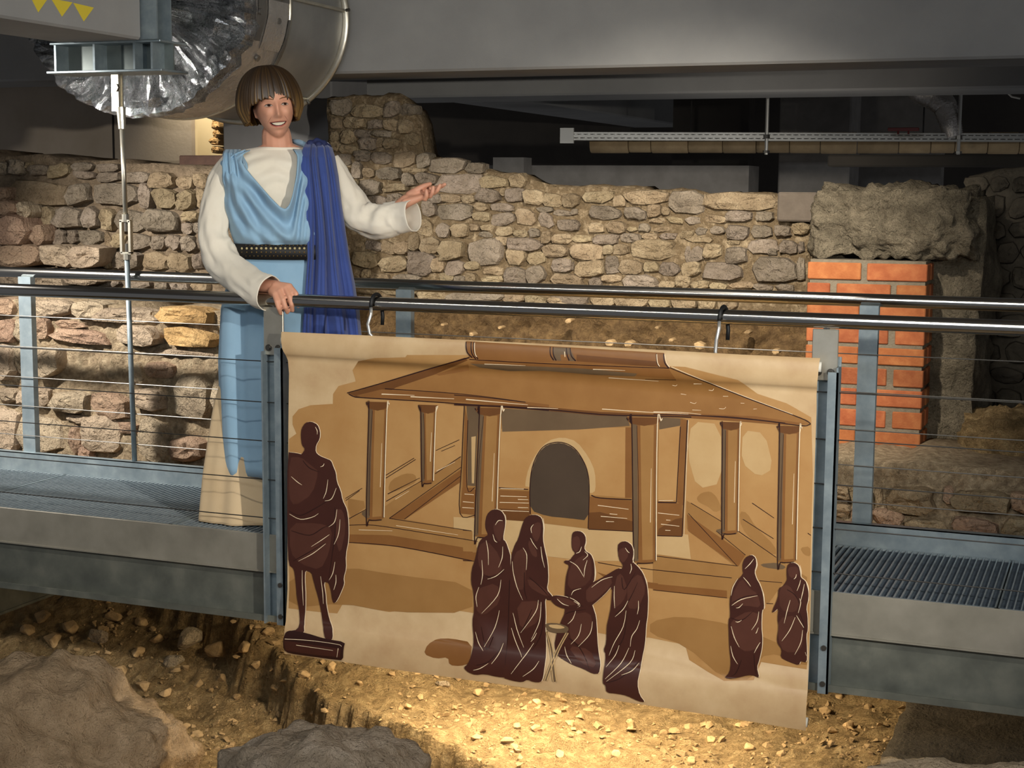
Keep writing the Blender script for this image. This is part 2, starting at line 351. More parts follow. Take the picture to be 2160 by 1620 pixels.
w1b = [(0,330,95,470),(0,455,215,620),(195,485,330,640),(0,610,345,885),(335,690,470,890),(0,870,470,1095),(450,890,735,1100),(700,885,1020,1095),(0,1100,300,1290),(300,1110,640,1280),(640,1110,1000,1280)]
stones(w1, w1b, 0, 320, 4.5, YLU-.10, [stone_pink, stone_pale], (.10, .16), 1.08, 2.9)
w2 = rubble_wall('wall_left_footing', [(-70, 640), (0, 632), (100, 630), (200, 640), (300, 660), (390, 650), (480, 655), (560, 668), (600, 680)], YLL, -1.35, .62, mortar_pale, amp=.03, step=.03, seed=5)
L2 = [(-60,40,175,215),(330,50,720,225),(755,55,1020,240),(-40,230,190,450),(370,220,500,430),(520,235,830,330),(510,320,1040,480),(1130,290,1560,510),(910,110,1500,285),(-30,460,190,790),(380,470,650,770),(1500,520,2080,620),(1420,640,1670,800),(1690,720,2060,1190),(20,880,210,1040),(230,880,520,1080),(520,900,870,1130),(880,930,1260,1190),(1300,890,1600,1100),(230,1130,640,1500),(-30,1080,225,1470),(680,1240,785,1510),(820,1130,1200,1530),(1330,1200,1640,1590),(1640,1330,1980,1610),(640,1140,860,1230),(1270,640,1400,860),(1100,1200,1330,1330),(780,1420,900,1600),(180,220,340,460),(190,480,370,780),(2060,700,2400,1180),(2000,1230,2400,1600),(250,40,330,210),
 (0,1500,250,1800),(270,1520,640,1800),(660,1540,1000,1830),(1020,1560,1400,1850),(1420,1610,1750,1850),(1770,1630,2150,1880)]
stones(w2, L2, 0, 620, 4.5, YLL, [stone_pale, stone_pale, stone_pink], (.06, .11), 1.05, 3.8)
stones(w2, [(1560,310,2090,510),(1500,105,2080,300)], 0, 620, 4.5, YLL, M('stone_ochre', '9a7a50', 'd6b27c', 'bd9a68', rough=.92, nscale=7, bump=1, bscale=38, bdist=.02, bump2=1, b2scale=10, spec=.1), (.08, .1), 1.04, 3.2)

# long back wall with the tall stub at its left end
w3 = rubble_wall('wall_back_ruin', [(690, 205), (840, 205), (880, 235), (893, 285), (890, 318), (905, 335), (985, 352), (1040, 362), (1100, 372), (1115, 384), (1250, 396), (1400, 402), (1500, 407), (1640, 412), (1712, 420)], YR, -1.2, .16, mortar, seed=9, step=.035)
R3 = [(50,50,240,200),(255,95,540,215),(550,60,700,200),(700,90,860,200),(45,220,150,330),(170,215,380,320),(385,240,530,325),(535,230,690,340),(690,230,830,370),(45,340,130,440),(140,340,270,470),(275,335,420,410),(430,340,620,400),(750,365,895,480),(45,440,130,540),(135,470,290,560),(320,410,470,520),(470,415,550,500),(555,420,690,510),(280,530,430,630),(440,545,640,660),(640,540,860,690),(865,560,990,690),(245,630,340,790),(340,690,470,790),(475,690,715,810),(715,690,950,740),(960,600,1310,750),(1320,640,1510,750),(90,560,240,680),(100,690,240,800),(250,800,320,920),(325,810,520,960),(530,840,770,920),(720,745,850,870),(860,745,1050,850),(1020,750,1460,940),(1470,770,1730,880),(1735,750,1890,890),(380,960,570,1060),(580,935,720,1030),(780,880,1000,930),(1440,890,1645,1015),(1650,880,1700,960),(1700,880,1880,1010),(980,940,1100,1025),(1100,945,1280,1025),(1290,950,1420,1035),
 (120,820,240,960),(140,980,260,1100),(270,960,370,1090)]
stones(w3, R3, 690, 200, 4.5, YR, [stone_warm, stone_grey], (.03, .06), 1.08, 4.6)
R4 = [(690,110,830,260),(810,130,1160,290),(1180,120,1310,205),(1170,210,1320,300),(1330,130,1560,210),(1335,215,1555,345),(1570,175,1760,340),(1770,160,1920,215),(1790,220,1930,360),(1935,190,2090,250),(2095,180,2160,240),
 (640,280,785,440),(820,320,950,465),(960,320,1130,455),(1125,325,1225,390),(1235,330,1380,390),(1390,350,1550,440),(1220,395,1350,450),(1560,380,1690,450),(1700,370,1800,450),(1820,390,1910,505),(1920,420,2100,510),
 (130,480,310,580),(300,490,430,615),(435,490,560,610),(550,410,660,580),(665,450,845,605),(845,480,1090,670),(1110,460,1460,720),(1370,440,1510,540),(1500,460,1800,585),(1470,540,1670,720),(1830,520,2080,640),
 (40,580,270,740),(285,630,540,790),(550,590,800,825),(780,640,900,780),(905,670,1080,810),(1080,680,1230,760),(1255,730,1450,810),(1680,590,1860,710),(1920,650,2120,780),
 (105,750,190,840),(190,790,390,860),(405,800,660,870),(850,790,980,870),(990,820,1090,890),(1090,790,1200,870),(1250,815,1460,890),(1470,730,1670,890),(1675,720,1850,890),(1910,790,2160,920),
 (40,880,300,1000),(310,880,640,1000),(640,960,900,1050),(900,960,1440,1070),(1450,980,1660,1075),(1670,1000,1850,1090),(1880,1010,2160,1095)]
stones(w3, R4, 740, 400, 4.5, YR, [stone_warm, stone_warm, stone_grey], (.03, .065), 1.08, 4.6)
R5 = [(130,180,305,325),(300,210,480,345),(490,220,655,350),(670,195,965,310),(965,235,1080,350),(1085,190,1470,320),(1500,200,1815,410),
 (740,330,1040,470),(1075,350,1275,470),(1290,320,1420,440),(1420,340,1510,420),(1310,445,1465,500),(1480,440,1630,500),(1660,440,1800,510),(1840,420,2040,500),
 (440,460,640,570),(745,490,890,590),(900,480,1080,590),(1090,530,1200,580),(1210,500,1310,580),(1360,530,1500,580),
 (390,600,570,690),(575,610,770,680),(775,605,1025,705),(1030,590,1225,680),(1240,590,1395,660),(1405,590,1560,650),(1590,570,1720,640),(1750,540,1850,610),(1890,525,2025,600),(1650,620,1900,685),
 (560,690,860,850),(870,700,970,790),(975,700,1125,790),(1130,650,1560,840),(1640,700,1820,870),(1830,690,2000,830),
 (390,820,595,960),(610,850,880,1010),(885,800,1020,980),(1030,845,1240,985),(1255,860,1400,960),(1395,860,1600,1000),(1630,860,1790,1000),(1830,860,2190,1040),
 (400,970,700,1100),(740,1010,860,1100),(865,985,1060,1060),(1060,980,1380,1120),(1390,1040,1560,1125),(1570,990,1700,1110),(1700,1040,1880,1135),(1890,1060,2040,1140),
 (370,1130,740,1290),(750,1140,990,1290),(995,1150,1300,1300),(1305,1150,1520,1310),(1530,1160,1770,1320),(1780,1170,1950,1330),(1960,1170,2160,1330)]
stones(w3, R5, 1080, 360, 4.5, YR, [stone_warm, stone_warm, stone_grey], (.03, .065), 1.08, 4.6)
R6 = [(530,270,1370,480),(1070,660,1330,820),(1360,670,1560,810),(1580,640,1780,790),(1040,830,1390,1010),(1270,940,1390,1030),(1410,840,1640,1020),(1090,1045,1630,1350),(780,670,1040,840),(780,490,1090,620),(1130,490,1350,610),(770,850,940,910),(770,930,1030,1130),(800,1350,1100,1440),(1100,1380,1350,1470),(1380,1380,1600,1480),(1640,860,1720,1000),(1640,1060,1720,1330)]
stones(w3, R6, 1400, 360, 5.786, YR, [stone_warm, stone_grey], (.03, .065), 1.07, 5)
bl = aty(1640, 405, YR-.06); br = aty(1722, 468, YR-.06)
MB().bbox((bl.x, YR-.06, br.z), (br.x, YR+.2, bl.z), .008).build('block', M('concrete_block', '5d5348', '6b6054', rough=.9, nscale=20, bump=.3, bscale=90, bdist=.004), w3)
# earth face below the back wall
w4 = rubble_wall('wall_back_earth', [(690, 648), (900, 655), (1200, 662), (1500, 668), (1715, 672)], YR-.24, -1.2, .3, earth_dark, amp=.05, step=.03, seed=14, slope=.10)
# pale upright bits on that earth face
for i, (px, py, s_) in enumerate(((1204, 676, 9), (1290, 722, 12), (1330, 724, 11), (1480, 728, 14), (1060, 690, 6), (1000, 704, 7), (940, 684, 5), (1390, 690, 6), (1580, 700, 8), (1640, 740, 10), (1420, 716, 6))):
    c0 = aty(px, py, YR-.2); me = stone_mesh(s_*.0044, s_*.003, .018, 900+i, n=8, box=2.4); me.materials.append(pebble_m); link('stone', me, w4, (c0.x, YR-.225, c0.z))

# dark stone wall at the right edge of the view
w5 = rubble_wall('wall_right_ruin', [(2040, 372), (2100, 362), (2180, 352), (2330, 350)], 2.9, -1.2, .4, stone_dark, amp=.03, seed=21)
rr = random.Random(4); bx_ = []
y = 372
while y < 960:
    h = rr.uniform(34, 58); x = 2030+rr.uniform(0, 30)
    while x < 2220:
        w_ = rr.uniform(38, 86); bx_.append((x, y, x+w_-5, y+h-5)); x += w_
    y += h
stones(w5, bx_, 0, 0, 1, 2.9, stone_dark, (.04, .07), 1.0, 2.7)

# ledge of big blocks at the lower right
w6 = rubble_wall('wall_right_footing', [(1690, 985), (1760, 968), (1900, 975), (2050, 985), (2200, 1000), (2330, 1008)], 1.42, -1.3, .75, mortar_pale, amp=.03, step=.03, seed=31)
K = [(60,620,280,790),(50,820,280,980),(545,660,625,860),(640,610,1200,960),(530,870,840,1090),(860,970,1330,1150),(1290,640,1390,840),(1395,670,2010,950),(1400,970,1900,1190),(1940,960,2260,1210),(2020,700,2260,930),(290,640,530,850),(290,860,520,1060),(60,1000,280,1250),(300,1080,840,1350),(860,1170,1330,1400)]
stones(w6, K, 1740, 900, 5.143, 1.42, [stone_warm, stone_pink], (.06, .10), 1.05, 5.2)

# rubble-concrete mass behind the brick pier
def lump(name, lo, hi, mat, amp=.05, seg=22, seed=0, fr=4.0, parent=None, round_=.35, taper=None):
    """a rough boulder-like mass filling a box"""
    bm = bmesh.new(); bmesh.ops.create_cube(bm, size=2)
    bmesh.ops.subdivide_edges(bm, edges=bm.edges[:], cuts=seg, use_grid_fill=True)
    lo = V(lo); hi = V(hi); c = (lo+hi)/2; d = (hi-lo)/2
    for v in bm.verts:
        p = v.co.copy(); q = p.normalized()*1.22; p = p.lerp(q, round_)
        w_ = V((c.x+p.x*d.x, c.y+p.y*d.y, c.z+p.z*d.z))
        if taper: w_ = taper(w_, p)
        n_ = q.normalized()
        k = amp*fbm(w_*fr+V((seed, 0, 0)), 5, .8) + amp*.35*fbm(w_*fr*4.5, 3) + amp*.5*abs(fbm(w_*fr*1.7+V((0, seed, 0)), 2))
        v.co = w_ + n_*k
    m_ = MB().bm(bm); return m_.build(name, mat, parent, True)
A_ = aty(1728, 395, 2.05); B_ = aty(2052, 950, 2.05)
pier = struct(lump('wall_right_rubble', (A_.x, 2.08, -.6), (B_.x, 2.75, A_.z-.03), rubble_m, .05, 30, 3, 4, None, .10))
C_ = aty(1722, 388, 1.95); D_ = aty(2052, 540, 1.95)
lump('cap', (C_.x, 1.93, D_.z), (D_.x-.02, 2.6, C_.z-.03), rubble_m, .06, 34, 8, 5, pier, .14)
# orange-lit earth mound at the right
mo = aty(2090, 960, 1.95)
lump('mound', (mo.x-.14, 1.8, mo.z-.3), (mo.x+.5, 2.4, mo.z+.16), earth, .05, 24, 11, 6, pier, .5)

# brick pier: bricks one by one on a mortar core
YK = 1.86
a0 = aty(1705, 552, YK); a1 = aty(1957, 552, YK); z_bot = aty(1800, 962, YK).z
bw = a1.x-a0.x; pitch = .0915
core = struct(MB().box((a0.x+.008, YK+.008, z_bot-.06), (a1.x-.008, YK+.26, a0.z+.012)).build('wall_brick_pier', brick_mortar))
row = 0; z = a0.z
brick_mesh = {}
def brick(x0, x1, y0, y1, z0, z1):
    key = (round(x1-x0, 3), round(y1-y0, 3), round(z1-z0, 3))
    if key not in brick_mesh:
        o_ = MB().bbox((-(x1-x0)/2, -(y1-y0)/2, -(z1-z0)/2), ((x1-x0)/2, (y1-y0)/2, (z1-z0)/2), .004)
        me = bpy.data.meshes.new('brick'); me.from_pydata(o_.v, [], o_.f); me.materials.append(brick_m); brick_mesh[key] = me
    o = link('brick', brick_mesh[key], core, ((x0+x1)/2, (y0+y1)/2, (z0+z1)/2)); o.rotation_euler = (random.uniform(-.01, .01), random.uniform(-.006, .006), 0)
half = bw*.195; full = bw*.45
while z - .072 > z_bot-.02:
    jit = random.uniform(-.004, .004)
    if row % 2 == 0: xs = [(0, full), (full+.028, bw)]
    else: xs = [(0, half), (half+.028, half+.028+full), (half+.056+full, bw)]
    for (p, q) in xs:
        brick(a0.x+p+random.uniform(-.002, .002), a0.x+q+random.uniform(-.002, .002), YK+random.uniform(-.003, .003), YK+.11, z-.074+jit*.3, z+jit*.3)
    # returns on the right flank
    brick(a1.x-.10, a1.x+.004, YK+.125, YK+.25, z-.074, z)
    z -= pitch; row += 1

# ------------------------------------------------------------------ excavated ground
PL0, PL1 = V((-3.75, .98)), V((-1.75, -.02))
def G(x, y):
    z = -.82
    left = 1-sm(-3.3, -2.4, x)
    z += .42*sm(.55, 1.45, y)*left + .25*sm(1.0, 2.4, y)*(1-left)
    z += .10*sm(-1.6, -.4, x)*sm(-.2, .5, y)
    # broken ledge: lower ground on the camera side
    d = (PL1-PL0).normalized(); n = V((d.y, -d.x)); q = V((x, y))-PL0; s = q.dot(n)*-1; t = q.dot(d)
    s += .05*fbm((x*4, y*4, 2), 4)+.02*fbm((x*17, y*17, 5), 3)
    fade = 1-sm(1.7, 2.4, t)
    z -= .24*sm(.015, -.03, s)*fade if s < .02 else 0
    z -= .12*sm(.3, 1.6, -y)
    z += .045*fbm((x*2.3, y*2.3, 0), 5) + .016*fbm((x*13, y*13, 1), 4) + .012*abs(fbm((x*30, y*30, 7), 3))
    # dark hollow under the left girder
    h = V((x+3.28, (y-1.02)*1.0)).length; z -= .22*exp(-(h/.16)**2)
    h2 = V((x+1.93, (y-.42))).length; z -= .07*exp(-(h2/.035)**2)
    return z
gx0, gx1, gy0, gy1, gs = -5.6, 1.9, -1.9, 2.7, .02
nx = int((gx1-gx0)/gs); ny = int((gy1-gy0)/gs)
gv = [(gx0+i*gs, gy0+j*gs, G(gx0+i*gs, gy0+j*gs)) for j in range(ny+1) for i in range(nx+1)]
gf = [(j*(nx+1)+i, j*(nx+1)+i+1, (j+1)*(nx+1)+i+1, (j+1)*(nx+1)+i) for j in range(ny) for i in range(nx)]
floor = struct(mk('floor', gv, gf, earth, None, True))
def hull(rnd, n):
    """an angular stone: the hull of random points on a sphere"""
    bm = bmesh.new()
    for _ in range(n):
        p = V((rnd.gauss(0, 1), rnd.gauss(0, 1), rnd.gauss(0, 1))).normalized()*rnd.uniform(.85, 1.1); bm.verts.new(p)
    bmesh.ops.convex_hull(bm, input=bm.verts[:]); 
    for v in [v for v in bm.verts if not v.link_faces]: bm.verts.remove(v)
    bm.verts.index_update(); r = ([v.co.copy() for v in bm.verts], [tuple(v.index for v in f.verts) for f in bm.faces]); bm.free(); return r
# gravel: nobody could count it
def pebbles(name, n, region, size, mat, seed, parent=None):
    rnd = random.Random(seed); m_ = MB()
    shapes = [hull(rnd, 11) for _ in range(24)]
    k = 0
    while k < n:
        x = rnd.uniform(region[0], region[1]); y = rnd.uniform(region[2], region[3]); r = size[0]*(size[1]/size[0])**(rnd.random()**2.2)
        if noise.noise(V((x*2.5, y*2.5, seed))) < rnd.uniform(-.5, .35): k += .2; continue
        R = Matrix.Rotation(rnd.uniform(0, 6.3), 3, 'Z') @ Matrix.Rotation(rnd.uniform(-.6, .6), 3, 'X')
        sx, sy, sz = r*rnd.uniform(.7, 1.3), r*rnd.uniform(.7, 1.2), r*rnd.uniform(.5, .85); c = V((x, y, G(x, y)+sz*.25))
        bv, bf = rnd.choice(shapes); m_.add([c + R @ V((v.x*sx, v.y*sy, v.z*sz)) for v in bv], bf); k += 1
    o = m_.build(name, mat, parent, False); o['kind'] = 'stuff'; return o
pebbles('gravel', 7000, (-4.6, .9, -.6, 2.2), (.005, .026), pebble_m, 3, floor)
# ------------------------------------------------------------------ footbridge
XL, XR = -5.4, 1.15
ZD, ZB, YD, ZT, ZRAIL = -.1398, -.3275, .705, .0814, .88
bridge = thing('footbridge', 'galvanised steel footbridge with grating deck, wire-cable railings and round stainless handrails', 'footbridge', (-2, .35, ZB))
# near girder: fascia plate over a channel with a bottom lip
fa = MB().bbox((XL, 0, ZD), (XR, .008, 0), .002)
fa.box((XL, -.006, ZD-.004), (XR, .012, ZD+.002)); fa.build('fascia_plate', M('fascia', '7c776b', '979184', '8a8578', rough=.5, metal=.3, nscale=5, spec=.4, rvar=.1), bridge)
g = MB().box((XL, .022, ZB+.01), (XR, .030, ZD)).box((XL, -.022, ZB), (XR, .030, ZB+.010)).box((XL, -.022, ZB+.01), (XR, -.016, ZB+.024)); g.build('girder', galv_flat, bridge)
g = MB().box((XL, YD, ZB+.01), (XR, YD+.01, -.01)).box((XL, YD-.03, ZB), (XR, YD+.01, ZB+.010)); g.build('girder', galv_flat, bridge)
for x in (-4.9, -4.0, -3.0, -2.05, -1.0, 0.0):
    MB().box((x-.03, .03, -.13), (x+.03, YD, -.05)).build('cross_member', galv_flat, bridge)
# far toe board with a folded top edge
tb = MB().box((XL, YD-.004, -.012), (XR, YD, ZT)).box((XL, YD-.004, ZT-.004), (XR, YD+.035, ZT)); tb.build('toe_board', galv, bridge)
# grating panels
x1 = atz(142, 999, 0).x; x2 = atz(421, 1084, 0).x; x3 = atz(2118, 1235, 0).x
pw = x2-x1
edges = [x1-pw, x1, x2]
k_ = round((x3-x2)/pw); pw2 = (x3-x2)/max(1, k_)
edges += [x2+pw2*(i+1) for i in range(k_)]+[x3+pw2]
bar_me = bpy.data.meshes.new('bearing_bar'); _b = MB().box((-.0021, -(YD-.03)/2, -.026), (.0021, (YD-.03)/2, 0)); bar_me.from_pydata(_b.v, [], _b.f); bar_me.materials.append(M('bar_steel', '87939a', 'a3adb2', rough=.45, metal=.4, nscale=30))
for e0, e1_ in zip(edges, edges[1:]):
    fr = MB()
    fr.box((e0+.003, .010, -.03), (e0+.008, YD-.008, 0)).box((e1_-.008, .010, -.03), (e1_-.003, YD-.008, 0)).box((e0+.003, .010, -.03), (e1_-.003, .014, 0)).box((e0+.003, YD-.012, -.03), (e1_-.003, YD-.008, 0))
    p = fr.build('grating_panel', galv, bridge)
    n = int((e1_-e0)/.0225)
    seen = e0 < -2.6 or e1_ > -.95
    if seen:
        for i in range(1, n):
            link('bearing_bar', bar_me, p, (lerp(e0+.005, e1_-.005, i/n), YD/2, 0))
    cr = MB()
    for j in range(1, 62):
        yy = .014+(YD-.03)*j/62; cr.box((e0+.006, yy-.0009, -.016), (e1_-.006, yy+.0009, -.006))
    c = cr.build('cross_bars', M('rod_shade_dark', '323b44', '414b54', rough=.6, metal=.3, nscale=30), p); c['kind'] = 'stuff'  # same steel as the bars, colour darkened to stand for shade in the gaps
# near posts: U-channels with stainless bracket plates
def near_post(pxl, pxr, top):
    xl = aty(pxl, 1000, -.01).x; xr = xl+.088
    zt = aty((pxl+pxr)/2, top, 0).z
    m_ = MB().box((xl, .014, ZB-.004), (xr, .020, zt)).box((xl, -.036, ZB-.004), (xl+.006, .014, zt-.06)).box((xr-.006, -.036, ZB-.004), (xr, .014, zt-.03))
    m_.box((xl+.055, -.036, ZB-.004), (xr, -.030, zt-.045))
    p = m_.build('post', galv, bridge)
    pl_ = MB().bbox((xl-.002, -.012, zt-.075), (xl+.080, -.002, ZRAIL-.026), .002); pp = pl_.build('bracket_plate', stain_plate, p)
    for dx in (.020, .060):
        b = MB(); zc_ = zt-.048
        b.tube([(xl+dx, -.012, zc_), (xl+dx, -.016, zc_)], .0125, 14); b.tube([(xl+dx, -.016, zc_), (xl+dx, -.020, zc_)], .0085, 6); b.build('bolt', bolt_m, p)
    for zz in (ZB+.03, ZB+.15):
        MB().tube([(xr-.016, -.036, zz), (xr-.016, -.042, zz)], .009, 12).build('bolt', bolt_m, p)
    MB().tube([((xl+xr)/2-.004, -.001, zt-.05), ((xl+xr)/2-.004, -.001, ZRAIL-.018)], .010, 10).build('rail_stem', stainless, p)
    return xl, xr
near_post(561, 611, 706); near_post(1706, 1752, 752)
near_post(2260, 2310, 760) if False else None
# far posts: flat bars
def far_post(pxl, py):
    xl = aty(pxl, py, .74).x; MB().box((xl, .735, -.2), (xl+.068, .768, ZRAIL+.0)).build('post', galv, bridge)
for px_, py_ in ((41, 640), (836, 660), (1812, 700)): far_post(px_, py_)
# handrails
YRR = .775
zl_ = aty(0, 573.5, YRR); zr_ = aty(2160, 644, YRR); sl = (zr_.z-zl_.z)/(zr_.x-zl_.x)
MB().tube([(XL, 0, ZRAIL), (XR, 0, ZRAIL)], .0242, 28).build('handrail', stainless, bridge, True)
MB().tube([(XL, YRR, zl_.z+sl*(XL-zl_.x)), (XR, YRR, zl_.z+sl*(XR-zl_.x))], .0242, 28).build('handrail', stainless, bridge, True)
for o in bridge.children:
    if o.name.startswith('handrail'): sharp(o, 40)
# cables
for py in (731, 811, 887, 962, 1037):
    z = aty(0, py, 0).z; MB().tube([(XL, -.004, z), (XR, -.004, z)], .0021, 6).build('cable', wire_m, bridge)
for py in (668, 733, 797, 858, 920):
    z = aty(100, py, .75).z; MB().tube([(XL, .728, z), (XR, .728, z)], .0021, 6).build('cable', M('wire_bright', '6d6a65', rough=.45, metal=.5), bridge)
# steel support below the left end
s0 = aty(0, 1292, .6)
MB().box((s0.x-.14, .04, s0.z), (s0.x-.004, 1.40, ZB)).box((s0.x-.15, .04, s0.z-.012), (s0.x+.004, 1.40, s0.z)).build('support_beam', galv_flat, bridge)

# ------------------------------------------------------------------ steel bracket and tie rod
YH = .735
def hp(px, py, Y=YH): return aty(px, py, Y)
br = thing('steel_bracket', 'galvanised I-section steel bracket with stiffener plates under the concrete cross beam', 'bracket', hp(250, 158))
b0 = hp(135, 90); b1 = hp(366, 90); zt_ = hp(250, 91).z; zu_ = hp(250, 156).z
y0_, y1_ = YH-.10, YH+.10
MB().bbox((b0.x, y0_, zt_-.010), (b1.x, y1_, zt_), .002).build('flange', galv, br)
MB().bbox((b0.x-.02, y0_, zu_), (b1.x+.005, y1_, zu_+.010), .002).build('flange', galv, br)
MB().box((b0.x, YH-.004, zu_+.01), (b1.x, YH+.004, zt_-.01)).build('web', M('galv_dark', '5f6766', '737b78', rough=.55, metal=.4, nscale=10), br)
for px_ in (144, 225, 309, 346):
    x_ = hp(px_, 120).x; MB().box((x_-.005, y0_+.01, zu_+.01), (x_+.005, YH-.004, zt_-.01)).build('stiffener', galv, br)
c0 = hp(306, 80); c1 = hp(366, 80)
MB().box((c0.x, y0_-.02, zt_), (c1.x, y0_-.012, 2.765)).box((c0.x+.05, y0_-.012, zt_), (c0.x+.058, y0_+.08, 2.765)).box((c0.x, y0_+.08, zt_), (c1.x, y0_+.088, 2.765)).build('column', galv, br)
rod = thing('tie_rod', 'threaded steel tie rod with turnbuckle hanging from the bracket to the footbridge', 'tie rod', hp(283, 960))
t0 = hp(252, 160); t1 = hp(256, 268)
fk = MB().box((t0.x-.022, YH-.030, hp(252, 235).z), (t0.x+.014, YH-.022, zu_)).box((t0.x-.022, YH-.002, hp(252, 235).z), (t0.x+.014, YH+.006, zu_))
fk.tube([aty(255, 226, YH-.012), aty(257.6, 272, YH-.012)], [.020, .016], 12); fk.build('fork', stain_plate, rod)
MB().tube([(t0.x+.004, YH-.042, hp(252, 186).z), (t0.x+.004, YH-.03, hp(252, 186).z)], .018, 6).build('bolt', bolt_m, rod)
YT = YH-.012
def R_(px, py): return aty(px, py, YT)
MB().tube([R_(257, 262), R_(265, 458)], .0105, 12).build('upper_rod', stain_plate, rod, True)
tk = MB()
tk.tube([R_(265, 452), R_(265, 468)], .016, 8).tube([R_(268, 534), R_(268.5, 548)], .016, 8)
for dx in (-.022, .022):
    a = R_(265, 466)+V((dx, 0, 0)); b = R_(268, 534)+V((dx, 0, 0)); tk.box((min(a.x, b.x)-.004, YT-.010, b.z), (max(a.x, b.x)+.004, YT+.010, a.z))
for a in (R_(265, 466), R_(268, 534)): tk.box((a.x-.026, YT-.010, a.z-.005), (a.x+.026, YT+.010, a.z+.005))
tk.build('turnbuckle', stain_plate, rod)
MB().tube([R_(265.5, 466), R_(266, 488)], .009, 10).tube([R_(267.5, 514), R_(268, 536)], .009, 10).build('thread', bolt_m, rod)
MB().tube([R_(268, 546), R_(284, 972)], .0115, 12).build('lower_rod', galv, rod, True)

# ------------------------------------------------------------------ ventilation duct
YD0 = 1.30
cN = aty(281, 4, YD0); rD = cN.z-aty(281, 242, YD0).z
depth0 = (cN-CAM).dot(CF)
# find the far end on the same axis where the rim reaches pixel x = 734
def pix(P): d = V(P)-CAM; k = d.dot(CF); return (1080+F*d.dot(CR)/k, 810-F*d.dot(CU)/k)
def far_y(px_target):
    lo_, hi_ = YD0, 5.0
    for _ in range(40):
        mid = (lo_+hi_)/2
        mx = max(pix((cN.x+1.17*rD*cos(a), mid, cN.z+rD*sin(a)))[0] for a in [i*pi/18 for i in range(-18, 18)])
        if mx < px_target: lo_ = mid
        else: hi_ = mid
    return lo_
yF1 = min(far_y(612), 2.2); yF2 = min(far_y(735), YB-.012)
EX = 1.17
duct = thing('ventilation_duct', 'large round ventilation duct wrapped in silver foil with a crumpled foil end', 'duct', (cN.x, YD0, cN.z-rD))
def cyl(y0, y1, r, n=72, rows=2, bumpf=None, cap0=False):
    vs_ = []; fs = []
    for j in range(rows):
        y = lerp(y0, y1, j/(rows-1))
        for k in range(n):
            a = 2*pi*k/n; rr_ = r + (bumpf(a, y) if bumpf else 0); vs_.append((cN.x+EX*rr_*cos(a), y, cN.z+rr_*sin(a)))
    for j in range(rows-1):
        for k in range(n): fs.append((j*n+k, (j+1)*n+k, (j+1)*n+(k+1) % n, j*n+(k+1) % n))
    return vs_, fs
v_, f_ = cyl(YD0+.03, yF1, rD, 120, 40, lambda a, y: .004*fbm((cos(a)*3, y*5, sin(a)*3), 3)+.003*fbm((cos(a)*14, y*10, sin(a)*14), 2))
mk('foil_wrap', v_, f_, foil, duct, True)
# crumpled end: disc with a puckered rim
vs_ = []; fs = []; n = 140; rings = [1.012, 1.02, 1.0, .95, .88, .78, .66, .52, .36, .18]
for j, q in enumerate(rings):
    for k in range(n):
        a = 2*pi*k/n; px3 = V((cos(a)*q*4, 0, sin(a)*q*4))
        yy = YD0 + (.09 if j == 0 else .035 if j == 1 else 0) + .05*fbm(px3*1.2, 5) + .022*fbm(px3*4.5, 3)
        r_ = rD*q + .014*fbm(px3*3.3+V((5, 0, 0)), 3)
        vs_.append((cN.x+EX*r_*cos(a), yy, cN.z+r_*sin(a)))
for j in range(len(rings)-1):
    for k in range(n): fs.append((j*n+k, j*n+(k+1) % n, (j+1)*n+(k+1) % n, (j+1)*n+k))
fs.append(tuple((len(rings)-1)*n+k for k in range(n)))
recalc(mk('crumpled_end', vs_, fs, foil_crumple, duct, False))
# tape patches on the wrap
def patch(name, a0, a1, y0, y1, mat, off=.006, n=14):
    vs_ = []; fs = []
    for j in range(5):
        for k in range(n+1):
            a = lerp(a0, a1, k/n); y = lerp(y0, y1, j/4); r = rD+off+.004*fbm((a*5, y*6, 1), 3)
            vs_.append((cN.x+EX*r*cos(a), y, cN.z+r*sin(a)))
    for j in range(4):
        for k in range(n): fs.append((j*(n+1)+k, (j+1)*(n+1)+k, (j+1)*(n+1)+k+1, j*(n+1)+k+1))
    return mk(name, vs_, fs, mat, duct, True)
L_ = yF1-YD0
patch('tape', -.35, .25, YD0+.10, YD0+L_*.42, foil_tape); patch('tape', .02, .30, YD0+L_*.3, YD0+L_*.95, foil_tape, .009); patch('tape', -.72, -.12, YD0+L_*.93, yF1-.005, foil_tape, .011)
patch('tape', -.42, .02, YD0+L_*.45, YD0+L_*.9, foil, .010)
for (a, t) in ((.13, .55), (.06, .78), (-.15, .70), (-.5, .5), (-.1, .28)):
    y = YD0+L_*t; c = V((cN.x+EX*(rD+.01)*cos(a), y, cN.z+(rD+.01)*sin(a))); d = V((cos(a), 0, sin(a)))
    MB().tube([c-d*.004, c+d*.008], .015, 12).build('pin_disc', foil_tape, duct)
v_, f_ = cyl(yF1-.01, yF2, rD-.02, 96, 6); mk('steel_section', v_, f_, galv_duct, duct, True)
for y in (yF1, yF2-.012):
    v_, f_ = cyl(y-.008, y+.008, rD+.008, 96, 2); v2, f2 = cyl(y-.008, y+.008, rD-.03, 96, 2)
    m_ = MB().add(v_, f_).add(v2, [f[::-1] for f in f2]); nn = 96
    m_.add([], []); k0 = 0
    for k in range(nn): m_.f.append((k, (k+1) % nn, 2*nn+(k+1) % nn, 2*nn+k)); m_.m.append(0); m_.f.append((nn+k, 3*nn+k, 3*nn+(k+1) % nn, nn+(k+1) % nn)); m_.m.append(0)
    recalc(m_.build('rim', stain_plate, duct, True))
